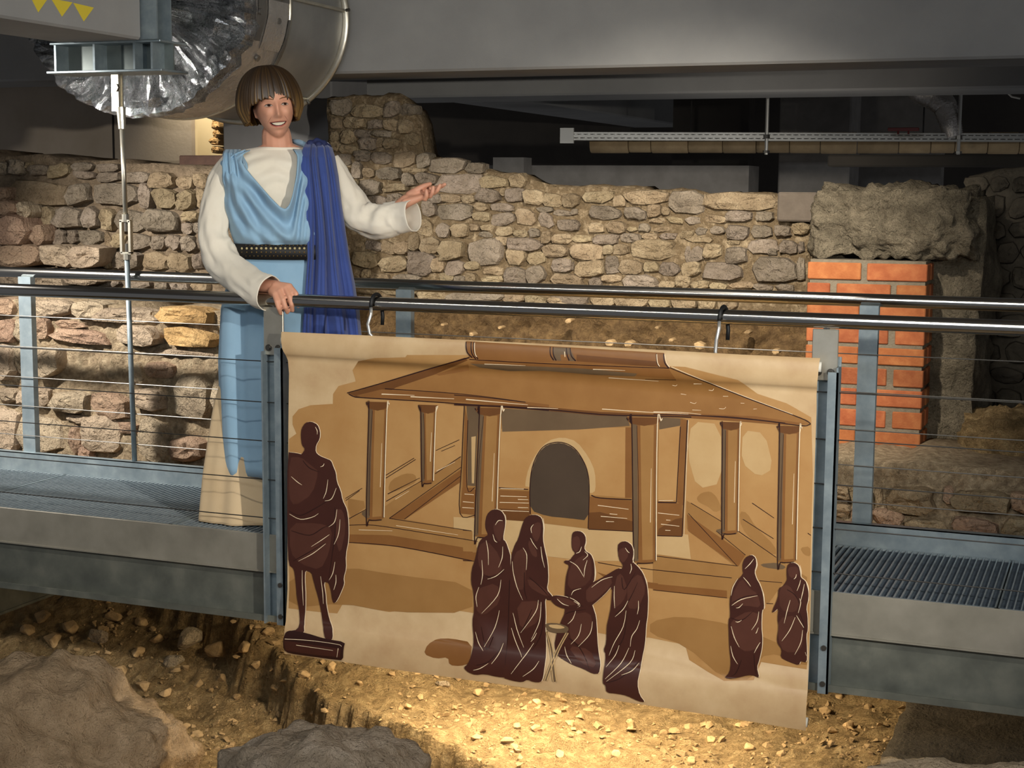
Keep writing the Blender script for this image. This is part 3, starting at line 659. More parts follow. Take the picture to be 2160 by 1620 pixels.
for a in (.09, .46, -.9):
    d = V((EX*cos(a), 0, sin(a))); p0 = V((cN.x, yF1+.01, cN.z))+d*(rD-.012); p1 = V((cN.x, yF2-.01, cN.z))+d*(rD-.012)
    MB().tube([p0, p1], .009, 8).build('seam', stain_plate, duct)
    MB().tube([p1+d*.012-V((0, .012, 0)), p1+d*.03-V((0, .012, 0))], .008, 8).build('clip', bolt_m, duct)
MB().add(*[cyl(yF2-.02, yF2, rD-.022, 96, 2)[0], [tuple(range(96, 192))]]).build('end_disc', galv_duct, duct)

# ------------------------------------------------------------------ services in the dark space on the right
ctl = aty(1192, 287, 4.35)
zt2 = ctl.z; ctr = atz(2170, 290, zt2)
tray = thing('cable_tray', 'perforated galvanised cable tray hanging from rods above the lagged pipe', 'cable tray', ctl)
dv_ = (ctr-ctl); dv_.z = 0; ln = dv_.length; u_ = dv_.normalized(); nrm_ = V((u_.y, -u_.x, 0))
hT = .050
def TP(s, n_, z): return ctl + u_*s + nrm_*n_ + V((0, 0, z))
# side flange with two rows of slots, built as strips between the slots
m_ = MB(); rows = [(-hT/2, -.014), (-.009, .009), (.014, hT/2)]
def plate(s0, s1, z0, z1, n0=0, th=.002): m_.add([TP(s0, n0, z0), TP(s1, n0, z0), TP(s1, n0+th, z0), TP(s0, n0+th, z0), TP(s0, n0, z1), TP(s1, n0, z1), TP(s1, n0+th, z1), TP(s0, n0+th, z1)], [(0, 3, 2, 1), (4, 5, 6, 7), (0, 1, 5, 4), (1, 2, 6, 5), (2, 3, 7, 6), (3, 0, 4, 7)])
for (z0, z1) in rows: plate(0, ln, z0, z1)
s = 0
while s < ln:
    plate(s, s+.012, -.014, -.009); plate(s+.02, s+.032, .009, .014); s += .042
plate(0, ln, -hT/2, -hT/2+.002, -.1, .1); plate(0, ln, -hT/2, hT/2, -.1)
recalc(m_.build('tray_rail', M('tray_steel', 'b9b6ae', 'a5a29a', rough=.45, metal=.5, nscale=6), tray))
m_ = MB(); plate(-.03, .055, -.045, .05, -.03, .05); recalc(m_.build('end_cap', white_m, tray))
def on_tray(px): 
    lo_, hi_ = 0, ln
    for _ in range(40):
        mid = (lo_+hi_)/2
        if pix(TP(mid, 0, 0))[0] < px: lo_ = mid
        else: hi_ = mid
    return lo_
for px_ in (1617, 2022):
    s = on_tray(px_); p = TP(s, .012, 0)
    MB().tube([p+V((0, 0, -.11)), V((p.x, p.y, 2.78))], .011, 8).build('hanger_rod', M('rod_zinc', 'c9c7c0', rough=.4, metal=.5), tray)
    MB().tube([p+V((0, 0, -.10)), p+V((0, 0, -.085))], .022, 6).tube([p+V((0, 0, -.012)), p+V((0, 0, .012))], .02, 6).build('nut', bolt_m, tray)
# lagged pipe
pA = aty(1246, 301, 4.75); pB = atz(2175, 302, pA.z); up = (pB-pA).normalized(); lp = (pB-pA).length; rp_ = .066
pipe = thing('lagged_pipe', 'long pipe wrapped in tan lagging segments behind the cable tray', 'pipe', pA)
rnd = random.Random(2); s = 0
while s < lp:
    e = min(lp, s+rnd.uniform(.14, .26)); r = rp_*rnd.uniform(.96, 1.04)
    MB().tube([pA+up*(s+.002), pA+up*(s+.008), pA+up*(e-.008), pA+up*(e-.002)], [r*.93, r, r, r*.93], 18).build('lagging_segment', lagging, pipe, True); s = e
for o in pipe.children: sharp(o, 40)
for px_ in (1455, 1945):
    p = None
    for k in range(400):
        q = pA+up*(lp*k/400)
        if pix(q)[0] >= px_: p = q; break
    if p is not None: MB().tube([p, V((p.x, p.y, 2.78))], .005, 6).build('hanger_rod', wire_m, pipe)
# flexible foil duct
fp = [aty(1930, 160, 4.95), aty(1942, 190, 4.95), aty(1972, 205, 4.95), aty(1992, 222, 4.95), aty(2003, 252, 4.95), aty(2008, 272, 4.95), aty(2012, 290, 4.95)]
fl = []
for a, b in zip(fp, fp[1:]):
    for k in range(8): fl.append(a.lerp(b, k/8))
fl.append(fp[-1])
rad = [lerp(.088, .055, i/len(fl))*(1+.06*(i % 2)) for i in range(len(fl))]
fd = MB().tube(fl, rad, 20).build('flexible_duct', foil, None, True); props(fd, 'short ribbed silver foil hose bending down to the lagged pipe', 'hose')
rp2 = aty(1905, 272, 4.55)
rb = MB().bbox((rp2.x-.09, 4.55, rp2.z-.012), (rp2.x+.09, 4.58, rp2.z+.008), .003)
rb.tube([(rp2.x-.03, 4.565, rp2.z), (rp2.x-.03, 4.565, rp2.z-.03)], .006, 8).tube([(rp2.x+.03, 4.565, rp2.z), (rp2.x+.03, 4.565, rp2.z-.03)], .006, 8)
rbo = rb.build('pipe_clamp', red_m); props(rbo, 'small dark red clamp bar above the lagged pipe by the hose', 'clamp')

fx = MB().tube([aty(2098, 172, 4.6), aty(2134, 204, 4.6), aty(2152, 208, 4.6)], .006, 6).build('pipe_bracket', white_m); props(fx, 'thin pale metal arm hanging from the beam beside the cable tray rod', 'bracket')
# ------------------------------------------------------------------ yellow pennants stuck on the cross beam
def on_beam(px, py): return atx(px, py, x_r+.0016)
for i, tri in enumerate((((64, -8), (101, -3), (81, 26)), ((108, -3), (153, 5), (131, 35)), ((155, 6), (198, 16), (177, 45)))):
    q = [on_beam(*t) for t in tri]; m_ = MB().add([p for p in q]+[p-V((.0012, 0, 0)) for p in q], [(0, 1, 2), (5, 4, 3), (0, 3, 4, 1), (1, 4, 5, 2), (2, 5, 3, 0)])
    o = recalc(m_.build('pennant', yellow_m)); props(o, ('yellow paper triangle on the concrete beam, third from the steel bracket', 'yellow paper triangle on the concrete beam, second from the steel bracket', 'yellow paper triangle on the concrete beam, closest to the steel bracket')[i], 'pennant', 'yellow triangles on the beam')
# ------------------------------------------------------------------ printed banner hanging on the near railing
YBN = -.062
Z_TOP = .775; 
BK = -.008
LEVELS = sorted([.80-.008*k for k in range(15)]+[.62-.10*k for k in range(9)]+[-.30-.009*k for k in range(26)])
def _bulge(w):
    """how far the cloth stands off its plane: pockets with tubes at the top and bottom edges, a shallow belly between"""
    zt = .774; zb = -.452; b = 0
    t = (zt-w)/.074
    if -.15 <= t < 1.25: b = .026*sqrt(max(0, 1-((t-.55)/.70)**2))
    t = (w-zb)/.115
    if t < 1.42: b = .030*sqrt(max(0, 1-((t-.62)/.80)**2)) if t > -.18 else -.004
    return b + .012*max(0, sin((zt-w)/(zt-zb)*pi))
BT = [(w, _bulge(w)) for w in LEVELS]
def bulge(x, z): return interp(BT, z-BK*(x+2.84))[0]
def bp(px, py, off=0.0):
    p = aty(px, py, YBN); return V((p.x, YBN - bulge(p.x, p.z) - off, p.z))
def bxz(x, z, off=0.0): return V((x, YBN - bulge(x, z) - off, z))
CROP = dict(A=(560, 600, 3.6), F4=(980, 1060, 3.856), F5=(600, 880, 3.115), F6=(960, 700, 3.24), F7=(1380, 740, 3.24), F8=(1380, 1140, 3.858), C=(560, 1000, 3.6), D=(1160, 1050, 3.24), P=(0, 0, 1))
def T(c, pts): ox, oy, s = CROP[c]; return [(ox+a/s, oy+b/s) for a, b in pts]
banner = thing('banner', 'large hanging cloth banner printed with a brown drawing of a temple and robed figures', 'banner', aty(1150, 1450, YBN))
paper = M('banner_cloth', 'b5946c', 'd0b48b', 'c3a57c', rough=.42, nscale=5, bump=.08, bscale=60, bdist=.003, spec=.45)
outline = [(599, 699), (760, 706), (990, 717), (1200, 727), (1400, 738), (1560, 747), (1731, 755), (1729, 790), (1724, 830), (1719, 1000), (1712, 1250), (1706, 1450), (1703, 1536), (1560, 1512), (1400, 1487), (1200, 1457), (1000, 1430), (800, 1402), (608, 1374), (609, 1200), (611, 1000), (611, 760), (603, 735)]
def flat(polys, mats_, name, parent, off):
    """flat print: each polygon is cut into strips so that it follows the cloth"""
    vs_ = []; fs = []; fm = []
    for idx, (mi, poly) in enumerate(polys):
        pts = [aty(a, b, YBN) for a, b in poly]; q = [V((p.x, p.z, 0)) for p in pts]
        bm = bmesh.new(); bvs = [bm.verts.new(p) for p in q]
        for t in tessellate_polygon([q]):
            try: bm.faces.new([bvs[i] for i in t])
            except ValueError: pass
        zs = [p.y-BK*(p.x+2.84) for p in q]; lo, hi = min(zs), max(zs)
        for z in LEVELS:
            if lo < z < hi: bmesh.ops.bisect_plane(bm, geom=bm.verts[:]+bm.edges[:]+bm.faces[:], plane_co=(-2.84, z, 0), plane_no=(-BK, 1, 0))
        bmesh.ops.triangulate(bm, faces=bm.faces[:]); bm.verts.index_update(); n = len(vs_)
        vs_ += [bxz(v.co.x, v.co.y, off+idx*1.1e-5) for v in bm.verts]
        for f in bm.faces:
            i = [v.index+n for v in f.verts]
            nr = (vs_[i[1]]-vs_[i[0]]).cross(vs_[i[2]]-vs_[i[0]])
            fs.append(tuple(i) if nr.y < 0 else tuple(reversed(i))); fm.append(mi)
        bm.free()
    o = mk(name, vs_, fs, None, parent, True, mats_, fm); nr = []
    for v in vs_:
        w_ = v.z-BK*(v.x+2.84); d = (_bulge(w_+.004)-_bulge(w_-.004))/.008; nr.append(V((d*BK, -1, -d)).normalized())
    o.data.normals_split_custom_set_from_vertices(nr); return o
def stroke(pts, w0, w1=None, wm=None):
    """a drawn line as a tapered ribbon polygon, widths in photo pixels"""
    w1 = w0 if w1 is None else w1; n = len(pts); w0 *= 1.3; w1 *= 1.3; wm = wm*1.2 if wm else wm
    # smooth the polyline a little
    P_ = [V((a, b)) for a, b in pts]; Q = []
    for i in range(n-1):
        p0 = P_[max(i-1, 0)]; p1 = P_[i]; p2 = P_[i+1]; p3 = P_[min(i+2, n-1)]
        for k in range(4 if n > 2 else 1):
            t = k/4; Q.append(.5*((2*p1)+(p2-p0)*t+(2*p0-5*p1+4*p2-p3)*t*t+(3*p1-p0-3*p2+p3)*t**3))
    Q.append(P_[-1]); L = []; R = []
    for i, p in enumerate(Q):
        t = (Q[min(i+1, len(Q)-1)]-Q[max(i-1, 0)]);
        if t.length < 1e-6: continue
        t.normalize(); nn = V((-t.y, t.x)); f = i/(len(Q)-1); w_ = lerp(w0, w1, f)
        if wm: w_ = lerp(w0, wm, 1-abs(2*f-1)) if f < .5 else lerp(w1, wm, 1-abs(2*f-1))
        L.append(p+nn*w_/2); R.append(p-nn*w_/2)
    return [(p.x, p.y) for p in L+R[::-1]]
def smooth_poly(pts, it=1):
    for _ in range(it):
        o = []
        for i in range(len(pts)):
            a, b = pts[i], pts[(i+1) % len(pts)]; o += [(.78*a[0]+.22*b[0], .78*a[1]+.22*b[1]), (.22*a[0]+.78*b[0], .22*a[1]+.78*b[1])]
        pts = o
    return pts
sheet = flat([(0, outline)], [paper], 'sheet', banner, 0)
for (pxa, pya, pxb, pyb) in ((597, 717, 1733, 774), (606, 1362, 1704, 1523)):
    a = aty(pxa, pya, YBN); b = aty(pxb, pyb, YBN); MB().tube([a+V((0, -.004, 0)), b+V((0, -.004, 0))], .016, 14).build('tube', M('tube_white', 'd8d4c8', rough=.5), banner, True)

def pm(name, c1, c2=None, rough=.42): return M('print_'+name, c1, c2, rough=rough, nscale=7, spec=.45)
TAN = pm('tan', 'a87c49', 'b48b57'); TAN2 = pm('tan_mid', '936a3a', '9f7644'); BRN = pm('brown', '794e25', '865a2e'); BRD = pm('brown_deep', '5f3a19', '6b431f')
SHD = pm('shade', '5f4b35', '6b563e'); DOOR = pm('door', '433528', '4c3d2f'); INK = pm('ink', '2c120c'); LIT = pm('light', 'e9d3b0'); FIG = pm('figure', '3a1b13', '432118'); FIG2 = pm('figure_soft', '49281d', '543025'); PAL = pm('pale', 'b99767', 'c4a475'); CREAM = pm('cream', 'bda178', 'c8ae86'); ROOF = pm('roof', '8a5f31', '986c3b')
PM = [TAN, TAN2, BRN, BRD, SHD, DOOR, INK, LIT, FIG, FIG2, PAL, CREAM, ROOF]
tan, tan2, brn, brd, shd, door_, ink, lit, fig, fig2, pal, cream, roof_ = range(13)
O1 = .0006
def layer(name, polys, k): return flat(polys, PM, name, sheet, O1*k)
P_ = lambda *a: list(a)
# washes of sky and ground
sky = T('A', [(190,1170),(245,1130),(215,1060),(215,1000),(260,945),(350,915),(520,905),(520,830),(560,770),(690,735),(670,650),(720,580),(850,555),(1085,548),(1100,530),(1560,530)])+[(1000, 748), (1400, 770), (1450, 772), (1560, 800), (1600, 830), (1660, 850), (1712, 880), (1716, 1000), (1708, 1330)]+T('D', [(1760,1165),(1600,1140),(1450,1115),(1400,1235),(1200,1240),(1090,1180),(960,1100),(930,1000),(680,950),(560,960)])+T('C', [(2000,1100),(1580,1050),(1330,1010),(1200,1008),(950,1042),(600,975),(560,1050),(420,1040),(190,1012)])
layer('printed_wash', [(tan, sky)], 1)
w2_ = [(brn, smooth_poly(T('F5', [(940,1540),(960,1480),(1020,1445),(1110,1445),(1246,1470),(1246,1600),(1180,1618),(1110,1612),(1100,1560),(1020,1570)]))),
 (tan2, T('C', [(640,180),(760,200),(770,250),(660,330),(640,250)])), (tan2, smooth_poly(T('F5', [(690,470),(710,410),(800,365),(870,370),(880,420),(800,460),(720,490)]))),
 (tan2, smooth_poly(T('F7', [(295,1000),(330,965),(390,955),(430,990),(450,1030),(470,1080),(420,1100),(380,1060),(310,1030)]))), (tan2, smooth_poly(T('F7', [(590,1090),(640,1100),(700,1200),(835,1330),(840,1400),(700,1320),(600,1200)]))),
 (tan2, smooth_poly(T('F7', [(1000,1340),(1070,1330),(1075,1400),(1030,1390)]))), (pal, smooth_poly(T('F7', [(260,480),(460,500),(470,900),(300,940),(230,700)]))), (pal, smooth_poly(T('F7', [(610,540),(760,560),(820,800),(720,860),(600,760)]))),
 (tan2, smooth_poly(T('C', [(190,1010),(600,975),(950,1042),(1580,1050),(1580,830),(1000,760),(640,700),(190,760)]))), (tan2, smooth_poly(T('D', [(690,930),(930,1000),(1200,1230),(1400,1230),(1440,1080),(1560,1060),(1760,1150),(1760,1080),(1500,960),(1250,860),(900,800),(690,840)])))]
for q_ in w2_: layer('printed_shade', [q_], 2)
# podium, steps and floor lines
pod = [(pal, T('F6', [(0,1260),(420,1280),(1600,1380),(1620,1560),(900,1560),(0,1450)])),
 (tan2, T('F5', [(436,660),(555,600),(660,590),(880,430),(1165,255),(1175,360),(800,665),(1246,745),(1246,940),(760,845),(436,820)])),
 (brn, T('F5', [(436,765),(700,770),(1246,860),(1246,940),(760,845),(436,820)])), (brn, T('F5', [(700,660),(1170,340),(1170,420),(800,668)])),
 (tan2, T('F7', [(20,1395),(560,1465),(230,1210),(230,1020),(460,1160),(840,1410),(1050,1540),(1050,1600),(870,1590),(0,1500)])),
 (brn, T('F7', [(230,1110),(630,1390),(580,1470),(240,1225)])), (tan2, T('F8', [(0,100),(690,200),(1060,240),(1060,330),(940,500),(600,460),(0,395)])), (brn, T('F8', [(0,345),(600,400),(600,460),(0,395)])), (brn, T('F4', [(1090,560),(1290,620),(1500,640),(1581,650),(1581,700),(1200,640)])),
 (brn, T('F4', [(0,395),(110,400),(100,470),(0,465)])), (tan2, T('F4', [(0,290),(110,310),(110,395),(0,390)]))]
pod += [(ink, stroke(T('F5', p), a, b)) for p, a, b in (([(436,705),(600,705),(900,750),(1246,805)],1.2,1.2),([(700,660),(1240,742)],1.1,1.1),([(436,818),(760,845),(1240,938)],1.2,1.4),([(680,548),(910,415)],1.2,.8),([(1000,368),(1168,255)],1.2,1.2),([(700,660),(1170,325)],1.2,1),([(800,665),(1165,385)],1,1),([(436,662),(550,600)],1.2,1),([(690,500),(900,395)],1.4,.7),([(412,530),(522,462)],.9,.9),([(415,543),(505,478)],.9,.9),([(676,378),(862,265)],1,1),([(678,396),(872,274)],1,1),([(1005,215),(1158,145)],.9,.9),([(1040,220),(1130,182)],.8,.8))]
pod += [(lit, stroke(T('F5', p), .8, .5)) for p in ([(745,707),(1150,768)],[(740,535),(830,480)],[(500,735),(720,742)],[(1010,350),(1130,290)])]
pod += [(ink, stroke(T('F7', p), 1.1, .9)) for p in ([(22,1397),(572,1464)],[(240,1105),(570,1460)],[(258,1035),(465,1160)],[(580,1225),(840,1405)],[(430,1225),(632,1390)],[(612,1145),(822,1278)],[(676,1035),(825,1137)],[(0,1490),(532,1546)],[(725,1565),(880,1578)],[(1055,1240),(1077,1255)])]
pod += [(ink, stroke(T('F8', p), 1, .9)) for p in ([(0,395),(600,460)],[(0,230),(640,297)],[(30,120),(690,200)],[(920,505),(975,507)])]
pod += [(ink, stroke(T('F4', p), 1.2, .8)) for p in ([(1095,480),(1290,515)],[(1440,525),(1581,545)],[(0,218),(70,225)],[(0,290),(120,310)],[(0,465),(90,470)])]
pod += [(shd, smooth_poly(T('F7', [(420,1220),(480,1205),(560,1230),(580,1245),(480,1255)]))), (shd, smooth_poly(T('F7', [(725,1450),(850,1440),(910,1470),(880,1490),(760,1475)]))), (shd, smooth_poly(T('F5', [(510,625),(560,600),(600,670),(560,670)])))]
layer('printed_podium', pod, 3)
# inner hall
hall = [(tan2, T('F6', [(75,495),(1560,580),(1590,600),(1560,1390),(1390,1385),(1225,1360),(920,1340),(500,1290),(145,1245),(45,1235),(60,900)])),
 (tan, T('F6', [(320,660),(1200,650),(1210,1130),(310,1060)])), (pal, smooth_poly(T('F6', [(490,1020),(510,930),(560,830),(640,740),(740,715),(840,745),(920,850),(965,950),(970,1080),(940,1100),(490,1060)]))), (tan, T('F6', [(1400,640),(1545,640),(1520,1150),(1395,1140)])),
 (shd, T('F6', [(320,520),(1180,570),(1200,640),(850,665),(330,680)])), (shd, T('F6', [(1400,580),(1560,590),(1540,640),(1400,665)])), (shd, T('F6', [(85,500),(180,510),(160,720),(95,640)])),
 (brn, T('F6', [(310,1075),(525,1085),(530,1250),(500,1290),(360,1280),(300,1200)])), (brn, T('F6', [(925,1120),(1220,1150),(1225,1360),(920,1340)])), (brn, T('F6', [(1390,1150),(1560,1170),(1560,1390),(1390,1385)])), (brn, T('F6', [(60,1060),(160,1075),(145,1245),(45,1235)])),
 (brd, T('F6', [(310,1200),(530,1215),(500,1290),(360,1280)])), (brd, T('F6', [(920,1230),(1000,1225),(1222,1290),(1225,1360),(920,1340)])), (brd, T('F6', [(1400,1340),(1510,1275),(1560,1265),(1560,1390),(1390,1385)])), (brn, T('F6', [(1170,650),(1215,650),(1215,1130),(1170,1130)])), (brn, T('F6', [(1545,590),(1590,600),(1565,1180),(1525,1160)])), (brn, T('F6', [(75,520),(95,600),(90,1060),(145,1060),(140,1120),(60,1110)])),
 (shd, T('F6', [(95,640),(160,720),(150,1050),(95,1045)])), (pal, T('F6', [(120,715),(150,710),(140,1030),(125,1030)])),
 (door_, smooth_poly(T('F6', [(525,1215),(520,1080),(535,930),(580,820),(640,765),(735,752),(820,790),(880,870),(915,960),(925,1080),(920,1285),(800,1270),(640,1255)])))]
hall += [(ink, stroke(T('F6', p), a, a)) for p, a in (([(525,1240),(520,1080),(535,930),(580,820),(640,765),(735,752),(820,790),(880,870),(915,960),(926,1080),(918,1340)],1.5),([(310,1060),(510,1072)],1.6),([(940,1112),(1000,1130),(1215,1142)],1.8),([(1395,1160),(1520,1162)],2),([(1545,645),(1520,1160)],1.4),([(1592,600),(1560,1390)],1.5),([(70,500),(55,900),(45,1235),(145,1248)],1.2),([(95,600),(92,1055),(145,1058)],1.2),([(920,1343),(1225,1358)],1.2),([(1390,1388),(1560,1392)],1.2))]
hall += [(lit, stroke(T('F6', p), 1.0, .7)) for p in ([(320,1117),(500,1122)],[(315,1160),(515,1165)],[(440,1140),(510,1142)],[(440,1195),(510,1197)],[(330,1215),(515,1223)],[(985,1180),(1195,1207)],[(1005,1255),(1185,1270)],[(1065,1238),(1118,1242)],[(1040,1290),(1095,1292)],[(1395,1232),(1540,1248)],[(1450,1280),(1480,1282)],[(1415,1308),(1540,1322)],[(1445,1350),(1480,1352)],[(320,1065),(480,1070)],[(1400,1148),(1500,1148)],[(75,1103),(140,1108)],[(65,1155),(140,1162)],[(60,1195),(140,1200)],[(1600,600),(1572,1380)])]
layer('printed_hall', hall, 4)
# roof with ridge
rf = [(roof_, T('A', [(640,825),(900,750),(1200,660),(1540,550)])+T('F6', [(150,175),(1400,235),(1475,240)])+T('F7', [(130,110),(400,225),(700,345),(950,440),(1065,490),(1060,502),(900,505),(600,480),(300,455),(0,430)])+T('F6', [(1000,565),(500,515),(0,495)])+T('A', [(1300,890),(760,855),(680,845)])),
 (brd, T('A', [(640,825),(900,750),(1200,660),(1540,550),(1560,570),(1300,680),(1000,780),(900,840),(700,850)])), (brn, T('A', [(1300,680),(1560,600),(1560,650),(1330,690)])),
 (brn, T('A', [(890,795),(1500,830),(2160,910),(2160,950),(1500,890),(760,855),(700,840)])), (brd, T('F6', [(0,490),(500,500),(1000,545),(1500,565),(1500,580),(1000,570),(500,525),(0,500)])),
 (brn, T('F7', [(0,415),(700,445),(1040,495),(900,505),(600,480),(300,460),(0,440)])),
 (brn, T('F6', [(120,205),(200,185),(1480,250),(1520,320),(1270,300),(960,270),(400,240),(200,235)])), (shd, T('F6', [(120,212),(900,245),(1260,280),(1240,300),(960,290),(620,262),(380,265),(180,240)])), (shd, T('F6', [(400,230),(950,255),(960,275),(500,255)]))]
rf += [(ink, stroke(T('A', [(630,822),(900,745),(1200,655),(1575,548)]),1.6,2)), (ink, stroke(T('A', [(640,828),(680,848),(760,858),(1300,890),(2160,955)]),1.4,1.6)), (ink, stroke(T('A', [(915,790),(1500,830),(1980,890)]),1.6,.8)),
 (ink, stroke(T('F6', [(120,183),(500,205),(1000,225),(1480,243)]),1.4,1.4)), (ink, stroke(T('F6', [(1310,320),(1520,325)]),.8,1)), (ink, stroke(T('F6', [(0,495),(500,517),(1000,562),(1300,572),(1620,580)]),2,2)), (ink, stroke(T('F6', [(0,430),(200,445),(490,480)]),1.5,.8)), (ink, stroke(T('F7', [(0,433),(300,440),(700,470),(1000,508),(1060,503),(1066,490),(1000,455),(700,345),(400,225),(120,108)]),1.6,1.4)), (ink, stroke(T('F7', [(300,440),(540,450),(900,490)]),1.2,.8))]
rf += [(lit, stroke(T('A', p), 1.6, .6)) for p in ([(890,830),(1140,840)],[(1110,850),(1440,866)],[(1530,870),(2000,912)])]+[(lit, stroke(T('F6', p), 1.2, .5)) for p in ([(220,215),(500,225)],[(960,250),(1180,258)],[(1060,310),(1400,333)],[(1010,525),(1300,545),(1600,560)],[(500,515),(710,522)])]
rf += [(lit, stroke(T('F7', p), .7, .5)) for p in ([(133,232),(155,236),(165,228)],[(278,222),(335,222)],[(380,265),(405,268),(415,255)],[(188,292),(225,297)],[(475,308),(512,308)],[(250,350),(280,358),(292,350)],[(595,355),(620,356)],[(448,392),(480,394),(494,382)],[(265,402),(325,404)],[(682,396),(706,394)])]
rf += [(lit, stroke(T('F7', [(135,103),(400,218),(700,338),(950,432)]), 1.1, .6)), (lit, stroke(T('F7', [(0,415),(180,418),(325,432)]), 1.3, .5))]
layer('printed_roof', rf, 5)
# ridge bar on the top pocket
rg = [(brn, T('F6', [(90,60),(1440,140),(1478,240),(1400,232),(180,185),(120,165)])), (brd, T('F6', [(850,150),(1390,195),(1400,232),(850,195)])), (shd, T('F6', [(690,100),(800,105),(850,195),(690,190)])), (brn, T('F6', [(740,150),(800,150),(800,192),(745,190)]))]
rg += [(ink, stroke(T('F6', p), 1.6, 2.2)) for p in ([(92,65),(105,130),(140,170)],[(125,65),(138,140),(165,180)],[(145,65),(155,140),(180,180)],[(665,98),(672,150),(695,188)],[(685,100),(692,150),(712,190)],[(800,105),(815,160),(845,192)],[(775,105),(785,150),(800,190)],[(1388,145),(1398,205),(1412,232)],[(1438,145),(1450,205),(1480,242)])]
rg += [(lit, stroke(T('F6', p), 1.2, 1.2)) for p in ([(1392,148),(1402,205),(1416,230)],[(766,130),(772,165)],[(150,70),(160,140),(172,165)],[(1446,150),(1462,205),(1484,236)])]
layer('printed_ridge', rg, 6)
# columns
def column(c, lx, rx, yt, yb, capw=12, bend=0):
    """one drawn column: shaft, cap, dark left edge, light line and pale right outline, in crop pixels"""
    (l0, l1), (r0, r1) = lx, rx
    P0 = T(c, [(l0-capw, yt), (r0+capw, yt+4), (r0+capw*.7, yt+26), (r0, yt+48), (r1, yb-14), ((l1+r1)/2, yb), (l1, yb-10), (l0, yt+48), (l0-capw*.8, yt+24)])
    w_ = r0-l0
    out = [(brn, P0), (tan2, T(c, [(l0+w_*.34, yt+55), (r0-w_*.12, yt+55), (r1-w_*.12, yb-26), (l1+w_*.34, yb-22)])), (shd, T(c, [(l0, yt+40), (l0+w_*.22, yt+55), (l1+w_*.18, yb-16), (l1, yb-14)])), (brd, T(c, [(l0-capw, yt), (r0+capw, yt+4), (r0+capw*.6, yt+28), (r0, yt+44), (l0+w_*.5, yt+60), (l0, yt+46), (l0-capw*.8, yt+22)]))]
    out += [(ink, stroke(T(c, [(l0-capw, yt+4), (l0-capw*.6, yt+28), (l0, yt+48), (l1, yb-14), (l1+w_*.15, yb-2), ((l1+r1)/2, yb), (r1-w_*.1, yb-4)]), 1.8, 1.6)), (ink, stroke(T(c, [(l0+w_*.2, yt+60), (l1+w_*.18, (yt+yb)/2), (l1+w_*.16, yb-30)]), .8, .8)), (ink, stroke(T(c, [(r0, yt+52), (r1-2, yb-16)]), 1.1, 1.1)), (lit, stroke(T(c, [(r0+capw, yt+8), (r0+capw*.8, yt+26), (r0+4, yt+50), (r1+4, yb-20)]), 1.5, 1.5)), (lit, stroke(T(c, [(lerp(r0, r1, .35)-w_*.2, lerp(yt, yb, .35)), (lerp(r0, r1, .75)-w_*.22, lerp(yt, yb, .72))]), .5, .9))]
    return out
layer('printed_column', column('F5', (565, 552), (680, 664), -105, 672, 18), 7)
layer('printed_column', column('F5', (905, 915), (1000, 988), -85, 432, 16), 7)
layer('printed_column', column('F6', (175, 145), (315, 290), 515, 1400, 30), 7)
layer('printed_column', column('F6', (1215, 1232), (1385, 1380), 580, 1575, 36), 7)
layer('printed_column', column('F7', (472, 470), (588, 578), 482, 1246, 14), 7)
layer('printed_column', column('F7', (862, 850), (995, 975), 508, 1440, 18), 7)
